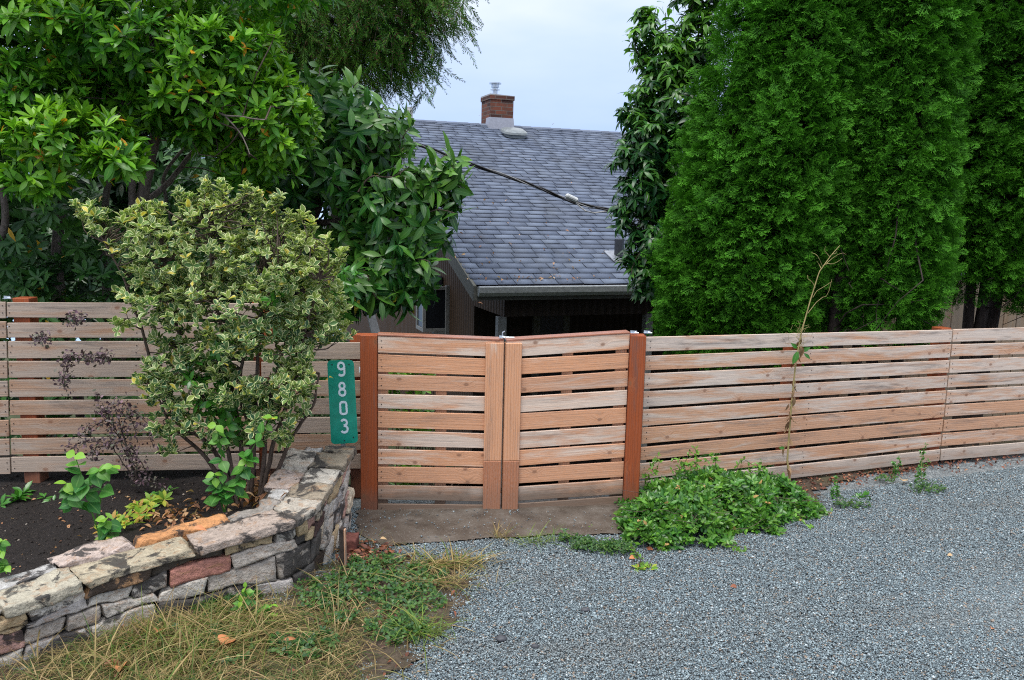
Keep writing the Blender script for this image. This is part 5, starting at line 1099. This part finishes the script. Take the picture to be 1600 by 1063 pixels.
# ---- periwinkle mound
L_VIN = leaf_t(4, 1, .46, .5, .12, .25)
M['vinca'] = leaf_mat('periwinkle_leaf', [(0, (.012, .06, .010)), (.5, (.028, .12, .014)), (.85, (.055, .19, .02)), (1, (.11, .28, .028))], .33, .42, .28, tip=(.24, .45, .05), rib=(.2, .4, .1), brown=(.992, (.5, .3, .12)))
def vinca():
    base = G(1110, 800); t = thing('periwinkle_patch', 'trailing mound of glossy green periwinkle spilling from the fence onto gravel', 'ground cover', base)
    pol = np.array([G(*q)[:2] for q in [(968, 815), (975, 850), (1010, 862), (1060, 864), (1110, 856), (1150, 840), (1210, 832), (1262, 812), (1292, 800), (1240, 780), (1215, 740), (1080, 745), (985, 775)]])
    N = 20000; lo, hi = pol.min(0), pol.max(0); p = np.stack([rng.uniform(lo[0], hi[0], N), rng.uniform(lo[1], hi[1], N), np.zeros(N)], -1); d = sdist(p[:, :2], pol) + wob(p, 11, 5) * .05 + wob(p, 31, 15) * .03; p = p[d > 0]; d = d[d > 0]
    c = G(1090, 800); peak = np.exp(-(((p[:, 0] - c[0]) / .42) ** 2)) 
    h = (.075 + .105 * peak) * np.clip(d / .20, 0, 1) ** .7 + wob(p, 9, 2) * .07 * np.clip(d / .12, 0, 1) + wob(p, 22, 12) * .018; lay = rng.uniform(.35, 1, len(p)) ** .5; p[:, 2] = .015 + np.clip(h, .005, 1) * lay
    keep = rng.uniform(0, 1, len(p)) < .45; p = p[keep]; n = len(p)
    S = [whorls(L_VIN, p, unit(V3(0, -.45, .8) + rng.normal(0, .45, (n, 3))), 4, .040, (45, 90), .3, np.clip(.05 + .4 * wob(p, 6, 7), 0, .8), .15)]
    mb = MB(base)
    for a, b_ in (((1060, 740), (1078, 706)), ((1120, 735), (1108, 712)), ((1020, 735), (1028, 712)), ((1085, 730), (1085, 700)), ((1150, 740), (1190, 722)), ((1200, 770), (1240, 790)), ((1230, 790), (1300, 800)), ((1010, 770), (1030, 722)), ((1050, 735), (1120, 718)), ((1160, 750), (1200, 735)), ((1080, 740), (1052, 716)), ((960, 830), (925, 824)), ((985, 855), (1000, 872)), ((1240, 800), (1270, 825)), ((1130, 850), (1165, 862))):
        Dq = 4.72 if b_[1] < 740 else G(*b_)[1]; l = limb(mb, P(*a, Dq), P(*b_, Dq - .02), .0018, .001, .12, 9, 4); q = np.repeat(l, 3, 0); S.append(scatter(L_VIN, q, frames(unit(rng.normal(0, .7, q.shape) + [0, -.2, .1]), V3(0, -.5, .8) + rng.normal(0, .3, q.shape)), rng.uniform(.018, .035, len(q)), np.full(len(q), .4)))
    for q in sel(p, 0, 260): limb(mb, q, q + [rng.normal(0, .12), rng.normal(-.03, .06), rng.normal(0, .02)], .0016, .001, .1, 5, 4)
    leaves_obj('foliage', join(*S), M['vinca'], t, base); mb.build('stems', M['bark'], t)
vinca()

# ---- tall dead weed stalk in front of the long fence
def stalk():
    base = RP(1226, 765) - [0, .12, 0]; base[2] = 0; Dq = base[1]
    t = thing('weed_stalk', 'tall thin half-dead weed stalk leaning before the long fence', 'weed', base); mb = MB(base); M['straw_stem'] = flat_mat('stalk', (.30, .24, .10), .7, .3)
    pt = lambda x, y: P(x, y, Dq)
    main = np.array([base, pt(1230, 720), pt(1236, 640), pt(1243, 570), pt(1252, 520), pt(1266, 470), pt(1280, 425), pt(1298, 400), pt(1312, 384)]); tt = np.linspace(0, 8, 50); main = np.stack([np.interp(tt, range(9), main[:, k]) for k in range(3)], -1); mb.tube(main, np.linspace(.0065, .0018, 50), 6)
    for a, c in (((1274, 450), (1262, 430)), ((1286, 418), (1268, 395)), ((1283, 420), (1276, 408)), ((1296, 403), (1290, 385)), ((1292, 412), (1316, 404)), ((1262, 490), (1300, 436)), ((1290, 414), (1322, 398)), ((1270, 465), (1300, 440)), ((1298, 400), (1308, 392))): limb(mb, pt(*a), pt(*c), .002, .001, .12, 6, 4)
    for i in range(26): q = pt(1250 + rng.normal(0, 2), 545 - rng.uniform(0, 30)); limb(mb, q, q + [rng.normal(0, .045), rng.normal(0, .02), rng.uniform(.02, .09)], .0012, .0006, .15, 5, 3)
    mb.build('stem', M['straw_stem'], t)
    mb = MB(base)
    q = main[rng.integers(2, 24, 30)]; q = q + rng.normal(0, .01, q.shape); dd = unit(np.stack([rng.normal(0, .4, 30), rng.normal(-.2, .3, 30), -np.ones(30)], -1))
    leaves_obj('dead_leaves', scatter(leaf_t(5, 1, .35, .5, .7, .5), q, frames(dd, rand_dir(30)), rng.uniform(.04, .085, 30)), leaf_mat('withered', [(0, (.16, .09, .05)), (1, (.32, .22, .13))], .8, .2, .2), t, base)
    q = np.array([pt(1247, 548), pt(1246, 545), pt(1252, 550), pt(1226, 700), pt(1256, 552)]); leaves_obj('green_leaves', scatter(leaf_t(5, 1, .42, .5, .2, .2), q, frames(unit(np.array([(-.2, -.2, -.5), (-.5, -.3, .4), (.8, -.2, .5), (-.5, -.4, .1), (.6, -.3, -.5)])), np.tile([0., -1, .2], (5, 1))), np.array([.09, .06, .06, .05, .05])), M['plain'], t, base)
stalk()
def thin_weed(label, spots, hts):
    base = spots[0]; t = thing('upright_weed', label, 'weed', base, 0, 'weeds at the driveway edge'); mb = MB(base); S = []
    for q, h in zip(spots, hts):
        mb = MB(base); l = limb(mb, q, q + [rng.normal(0, .02), 0, h], .0016, .0008, .06, 12, 4); mb.build('stem', M['straw_stem'], t); k = np.repeat(l[1:], 5, 0); S.append(scatter(L_VIN, k, frames(rand_dir(len(k)), V3(0, -.4, .8) + rng.normal(0, .3, k.shape)), rng.uniform(.01, .024, len(k)), np.full(len(k), .3)))
    leaves_obj('foliage', join(*S), M['plain'], t, base)
thin_weed('upright feathery weed against the long fence near the slat joint', [G(1435, 752), G(1440, 755), G(1428, 756), G(1445, 752)], [.20, .26, .12, .14])
thin_weed('smaller pair of upright weeds left of the feathery one', [G(1405, 742), G(1398, 745)], [.12, .10])
thin_weed('spindly yellow-green weed between dirt strip and periwinkle', [G(1305, 775), G(1310, 780), G(1300, 782)], [.12, .09, .08])

# ---- grass
def blade_t(rows=5): return leaf_t(rows, 1, .028, .35, .55, .3)
def blades(name, p, lens, mat, lab, cat='grass', flat=.5, wmul=1.0, org=(0, 0, 0), parent=None, stuff=True, drift=(0, 0)):
    n = len(p); a = rng.uniform(0, 6.28, n); el_ = rng.uniform(.1, 1.2, n) * (1 - flat) + .12; d = np.stack([np.cos(a) * np.cos(el_) + drift[0], np.sin(a) * np.cos(el_) + drift[1], np.sin(el_) + .25], -1)
    v, f, u = blade_t(); v = v * [wmul, 1, 1]; o_ = leaves_obj(name, scatter((v, f, u), p, frames(unit(d), V3(0, 0, 1) + rng.normal(0, .15, (n, 3))), lens), mat, parent, org)
    if stuff: tag(o_, lab, cat, kind='stuff')
    return o_
M['straw'] = leaf_mat('straw_grass', [(0, (.15, .10, .04)), (.35, (.30, .22, .09)), (.6, (.44, .34, .16)), (.7, (.14, .18, .03)), (1, (.07, .13, .02))], .6, .3, .35)
M['mixgrass'] = leaf_mat('mixed_grass', [(0, (.03, .07, .015)), (.3, (.07, .10, .02)), (.5, (.15, .13, .045)), (.75, (.28, .20, .09)), (.9, (.40, .30, .15)), (1, (.12, .065, .035))], .6, .3, .3)
M['grassgreen'] = leaf_mat('green_grass', [(0, (.05, .14, .02)), (1, (.22, .28, .05))], .5, .35, .35)
N = 70000; lo, hi = VERGE.min(0), VERGE.max(0); lo[0] = -2.6
p = np.stack([rng.uniform(lo[0], hi[0], N), rng.uniform(max(lo[1], 2.0), hi[1], N), np.full(N, .012)], -1); px, py = cam_px(p)
d = sdist(p[:, :2], VERGE); wl_d = np.full(N, 9.9)
for i in range(len(WB) - 1):
    a, q = WB[i, :2], WB[i + 1, :2]; ab = q - a; tt = np.clip(((p[:, :2] - a) @ ab) / (ab @ ab), 0, 1); wl_d = np.minimum(wl_d, np.linalg.norm(p[:, :2] - a - tt[:, None] * ab, axis=1))
ok = (d > -.04) & (wl_d > .02) & (px > -120) & (py < 1200)
w_ = np.where(py > 955, 1.0, .22) * (.65 + .5 * wob(p, 5, 4)); w_ = np.where((px > 560) & (py > 900), w_ * .55, w_); w_ *= np.clip((700 - px) / 200, .25, 1)
k = ok & (rng.uniform(0, 1, N) < w_); g = p[k]; px_, py_ = px[k], py[k]
blades('verge_grass', g, rng.gamma(5, .013, len(g)) * np.where(px_ < 560, 1.15, .8) * np.clip(wl_d[k] * 9 + .4, 0, 1), M['mixgrass'], 'matted green and yellow grass in front of the stone wall', drift=(.25, -.25))
k = ok & (((px - 300) / 130) ** 2 + ((py - 990) / 42) ** 2 < 1) & (rng.uniform(0, 1, N) < .42) & (wl_d > .07) | (ok & (px < 330) & (px > 120) & (py > 1015) & (rng.uniform(0, 1, N) < .22)); g = p[k]
blades('long_dry_grass', g, rng.gamma(9, .0145, len(g)), M['straw'], 'long straw-coloured grass leaning along the foot of the wall', flat=.35, wmul=.7, drift=(.45, -.35))
N = 500; p2 = np.array([G(x, y) for x, y in zip(rng.normal(480, 170, N), rng.normal(975, 45, N))]); p2 = p2[sdist(p2[:, :2], VERGE) > 0]
blades('loose_straw', p2 + [0, 0, .02], rng.uniform(.08, .22, len(p2)), M['straw'], 'loose dry straw stems lying across the verge', flat=.95, wmul=.7, drift=(.5, 0))
def tuft(label, px_, py_, n, L, mat, flat=.35, sx=10, group='grass tufts on the driveway edge', drift=(0, 0)):
    base = G(px_, py_, .01); t = thing('grass_tuft', label, 'grass tuft', base, 0, group); q = np.array([G(px_ + rng.normal(0, sx), py_ + rng.normal(0, 2.5), .01) for _ in range(n)]); blades('blades', q, rng.gamma(8, L / 8, n), mat, '', flat=flat, wmul=.9, org=base, parent=t, stuff=False, drift=drift)
tuft('straw tuft standing at the threshold below the gate opening', 782, 842, 45, .10, M['straw'], .15, 7)
tuft('yellow-green grass tuft on gravel under the right gate leaf', 838, 848, 110, .09, M['grassgreen'], .2, 14)
tuft('flattened dry straw tuft on gravel nearest the red litter', 672, 885, 170, .13, M['straw'], .65, 24, drift=(.4, 0))
tuft('flattened dry straw tuft at the right end of the verge', 722, 884, 150, .12, M['straw'], .6, 20, drift=(-.2, 0))
tuft('pale thin grass on the verge below the straw tufts', 690, 915, 130, .12, M['straw'], .4, 28)
tuft('olive grass tuft at the edge of verge and gravel', 655, 990, 160, .11, M['grassgreen'], .4, 20)
# low creeping weeds
M['clover'] = leaf_mat('creeping_leaf', [(0, (.015, .055, .014)), (.6, (.035, .11, .02)), (1, (.10, .18, .035))], .45, .4, .3)
def creep(name, lab, ells, dens, L=.018):
    P_ = []
    for cx, cyy, rx, ry in ells:
        n = int(dens * rx * ry / 400); a = rng.uniform(0, 6.28, n); r = rng.uniform(0, 1, n) ** .6
        P_ += [G(cx + rx * rr_ * math.cos(aa), cyy + ry * rr_ * math.sin(aa), .015) for aa, rr_ in zip(a, r)]
    q = np.array(P_); q = q[wob(q, 7, 3) > -.45]; q[:, 2] += rng.uniform(0, .03, len(q))
    S = whorls(leaf_t(3, 1, .75, .55, .15, .15), q, unit(V3(0, -.2, 1) + rng.normal(0, .35, q.shape)), 3, L, (60, 90), .3, np.zeros(len(q)), 0)
    tag(leaves_obj(name, S, M['clover']), lab, 'ground cover', kind='stuff')
creep('creeping_weeds', 'low creeping green weeds over the verge by the wall', [(360, 940, 55, 22), (335, 955, 35, 14), (600, 885, 60, 20), (560, 915, 70, 25), (520, 950, 50, 22), (500, 925, 40, 16), (660, 905, 45, 20), (640, 940, 60, 20), (350, 1015, 50, 30), (270, 985, 25, 12), (190, 1010, 25, 12), (520, 965, 40, 14), (620, 985, 50, 25), (470, 1010, 60, 25), (590, 895, 35, 12)], 62)
creep('creeping_moss', 'creeping moss and clover between threshold and gravel', [(900, 850, 28, 9), (930, 856, 40, 8), (965, 858, 30, 10), (885, 842, 12, 8), (1330, 790, 30, 6), (1450, 765, 30, 8), (1385, 750, 18, 5)], 230, .014)

# ---- dead leaves and litter
L_DEAD = leaf_t(5, 1, .55, .5, .5, .5)
M['dead'] = leaf_mat('dead_leaf', [(0, (.14, .055, .025)), (.35, (.30, .13, .06)), (.7, (.44, .25, .12)), (1, (.55, .40, .24))], .6, .35, .2, rib=(.5, .35, .2))
M['deadred'] = leaf_mat('red_brown_litter', [(0, (.05, .022, .015)), (.5, (.15, .05, .03)), (.85, (.28, .10, .05)), (1, (.45, .30, .18))], .6, .35, .15)
def litter(name, lab, q, s, mat=None, cat='dead leaves', hz=.012):
    n = len(q); q = q + np.stack([0 * q[:, 0], 0 * q[:, 0], rng.uniform(0, hz, n)], -1); d = unit(rng.normal(0, 1, (n, 3)) * [1, 1, .25]); nn = V3(0, 0, 1) + rng.normal(0, .4, (n, 3))
    tag(leaves_obj(name, scatter(L_DEAD, q, frames(d, nn), s * rng.uniform(.5, 1.3, n)), mat or M['dead']), lab, cat, kind='stuff')
q = np.array([GB(x, y) for x, y in zip(np.r_[rng.normal(395, 20, 150), rng.normal(330, 30, 50)], np.r_[rng.normal(778, 10, 150), rng.normal(790, 8, 50)])]); q[:150, 2] += rng.uniform(0, .06, 150)
litter('dead_leaf_pile', 'pile of curled tan dead leaves under the variegated shrub', q, .042, None, 'leaf pile', .03)
q = np.array([GB(x, y) for x, y in zip(rng.uniform(215, 330, 70), rng.normal(0, 8, 70) + 812)]); q[:, 2] += .01; litter('bed_edge_litter', 'dead leaves caught behind the wall cap stones', q, .035)
q = np.array([GB(x, y) for x, y in zip(rng.uniform(0, 330, 60), rng.uniform(770, 900, 60))]); litter('bed_litter', 'thin scatter of dead leaves on the dark soil', q, .024)
q = np.array([G(x, y, .016) for x, y in zip(rng.normal(572, 22, 260), rng.normal(868, 10, 260))]); litter('red_litter', 'red-brown wet leaf litter beside the stone wall end', q, .035, M['deadred'])
q = np.array([G(x, y, .016) for x, y in zip(rng.uniform(1230, 1600, 900), rng.uniform(0, 1, 900))]); xx = rng.uniform(1235, 1640, 900); yy = 752 - (xx - 1235) * .135 + rng.normal(5, 8, 900); q = np.array([G(x, y, .014) for x, y in zip(xx, yy)]); litter('fence_litter', 'brown needles and leaf bits along the foot of the long fence', q, .022, M['deadred'])
q = np.array([G(x, y, .022) for x, y in zip(rng.uniform(150, 720, 240), rng.uniform(900, 1063, 240))]); q = q[sdist(q[:, :2], VERGE) > 0]; litter('verge_litter', 'small brown leaf bits among the verge grass', q, .022, M['deadred'])
q = np.array([h2w(onroof(x, y)) + [0, 0, .03] for x, y in np.concatenate([rng.normal((700, 395), (50, 18), (22, 2)), rng.normal((800, 360), (70, 30), (20, 2)), rng.normal((880, 400), (60, 25), (22, 2)), rng.normal((850, 438), (70, 2), (35, 2)), rng.normal((800, 250), (90, 50), (8, 2))])])
litter('roof_litter', 'fallen leaves and twigs scattered over the lower shingle roof', q, .04, M['dead'], 'dead leaves', .012)
L_HEART = leaf_t(6, 1, .8, .36, .35, .45)
def one_leaf(label, px_, py_, s, mat, z=.03, T=None, ang=None, bed=False):
    q = (GB(px_, py_) + [0, 0, .012]) if bed else G(px_, py_, z); a = rng.uniform(0, 6.28) if ang is None else ang; d = V3(math.cos(a), math.sin(a), .12)
    o_ = leaves_obj('fallen_leaf', scatter(T or L_DEAD, np.zeros((1, 3)), frames(unit(d)[None], V3(.1, -.45, 1)[None]), np.array([s])), mat); o_.location = tuple(q); tag(o_, label, 'leaf', 'fallen leaves')
M['orange_leaf'] = leaf_mat('orange_leaf', [(0, (.55, .20, .09)), (1, (.58, .24, .10))], .5, .4, .2, rib=(.6, .35, .2)); M['tan_leaf'] = leaf_mat('tan_leaf', [(0, (.50, .33, .17)), (1, (.58, .40, .22))], .6, .3, .2); M['brown_leaf'] = leaf_mat('brown_leaf', [(0, (.20, .07, .035)), (1, (.26, .09, .045))], .5, .4, .1); M['yellow_leaf'] = leaf_mat('yellow_leaf', [(0, (.62, .45, .05)), (1, (.7, .5, .08))], .5, .4, .3)
one_leaf('heart-shaped orange leaf lying on the grass below the wall', 346, 1008, .085, M['orange_leaf'], .05, L_HEART, 1.3)
one_leaf('long orange leaf standing in the dry grass', 186, 1050, .10, M['orange_leaf'], .04, None, 2.0); one_leaf('curled red-brown leaf in grass near the bottom left', 160, 1040, .07, M['brown_leaf'], .03, None, .3)
one_leaf('narrow tan leaf caught in straw under the wall', 244, 990, .07, M['orange_leaf'], .06, None, 1.7); one_leaf('flat orange-brown leaf on the middle of the verge grass', 438, 1005, .08, M['orange_leaf'], .03, None, .2)
one_leaf('upright orange leaf by the foot of the wall corner', 516, 910, .05, M['orange_leaf'], .02, None, 1.5); one_leaf('dark brown curled leaf at the gravel edge of the periwinkle', 1021, 860, .06, M['brown_leaf'], .012, None, 2.6)
one_leaf('orange leaf on gravel under the low dark-stemmed weed', 983, 873, .055, M['orange_leaf'], .015, None, .5); one_leaf('pale tan round leaf leaning in dirt under the long fence', 1411, 752, .075, M['tan_leaf'], .03, L_HEART, 1.2)
one_leaf('small tan leaf on gravel below the periwinkle tip', 1298, 803, .045, M['tan_leaf'], .012, None, 1.4); one_leaf('small tan leaf beside the bright green weed', 1326, 787, .04, M['tan_leaf'], .012, None, .9)
one_leaf('yellow leaf near the left end of the threshold', 601, 865, .035, M['yellow_leaf'], .015, None, .4); one_leaf('small tan leaf on the threshold slab beside the gate post', 594, 842, .035, M['tan_leaf'], .04, None, .4)
one_leaf('rust-coloured dead leaf lying on the open gravel at right', 1141, 917, .045, M['brown_leaf'], .012, None, .2); one_leaf('yellow-brown leaf lying on the open gravel farthest right', 1480, 868, .045, M['tan_leaf'], .012, None, .1); one_leaf('tiny orange leaf on open gravel near the bottom right', 1549, 983, .035, M['orange_leaf'], .012)
one_leaf('pinkish leaf resting on the inner cap stones of the wall', 302, 826, .05, M['orange_leaf'], .36, None, .2); one_leaf('small cream leaf on the dark soil in the bed', 198, 781, .03, M['tan_leaf'], .2, None, 1.2, True)
one_leaf('yellow leaf hanging beside the upper left of the sign', 514, 597, .03, M['yellow_leaf'], .2)
o_ = bpy.data.objects['fallen_leaf.018']; o_.location = tuple(P(514, 590, 4.30))
# a few bigger stones on the gravel
for px_, py_, s, lab in ((783, 998, .018, 'dark rounded stone on the gravel near bottom centre'), (836, 1010, .013, 'small flat dark stone right of the rounded one'), (915, 953, .015, 'flat brown stone alone in the middle gravel'), (893, 846, .014, 'dark stone beside the creeping moss')):
    v, f = boxgrid(5, 5, 5); v = unit(v) * [1.3, 1, .7]; v += np.stack([wob(v, 2, k + px_) for k in range(3)], -1) * .15; o_ = mesh_obj('stone', v * s, f, M['dark_stone'] if 'dark_stone' in M else M.setdefault('dark_stone', flat_mat('dark_stone', (.05, .052, .06), .6, .4)), smooth=True); o_.location = tuple(G(px_, py_, .012)); tag(o_, lab, 'stone', 'loose stones on the gravel')
# green shrub glimpsed through the gate
t = thing('garden_shrub', 'bright green foliage glimpsed through the gaps of the left gate leaf', 'shrub', (-.55, 5.3, -.3)); p, n = blob_pts([(640, 590, 45, 30, 5.2, .15), (650, 660, 40, 30, 5.2, .15), (640, 740, 30, 30, 5.2, .15)], 200, .3)
leaves_obj('foliage', whorls(L_VIN, p, unit(n + [0, -.3, .5]), 6, .07, (40, 85), .3, np.full(len(p), .3), .1), M['vinca'], t, t.location); mb = MB(t.location)
for q in p[:20]: limb(mb, V3(-.55, 5.3, -.4), q, .006, .002, .1, 6, 4)
mb.build('stems', M['bark'], t)
# pebbles against the wall of the far planting: the sign plate rests on the wall end
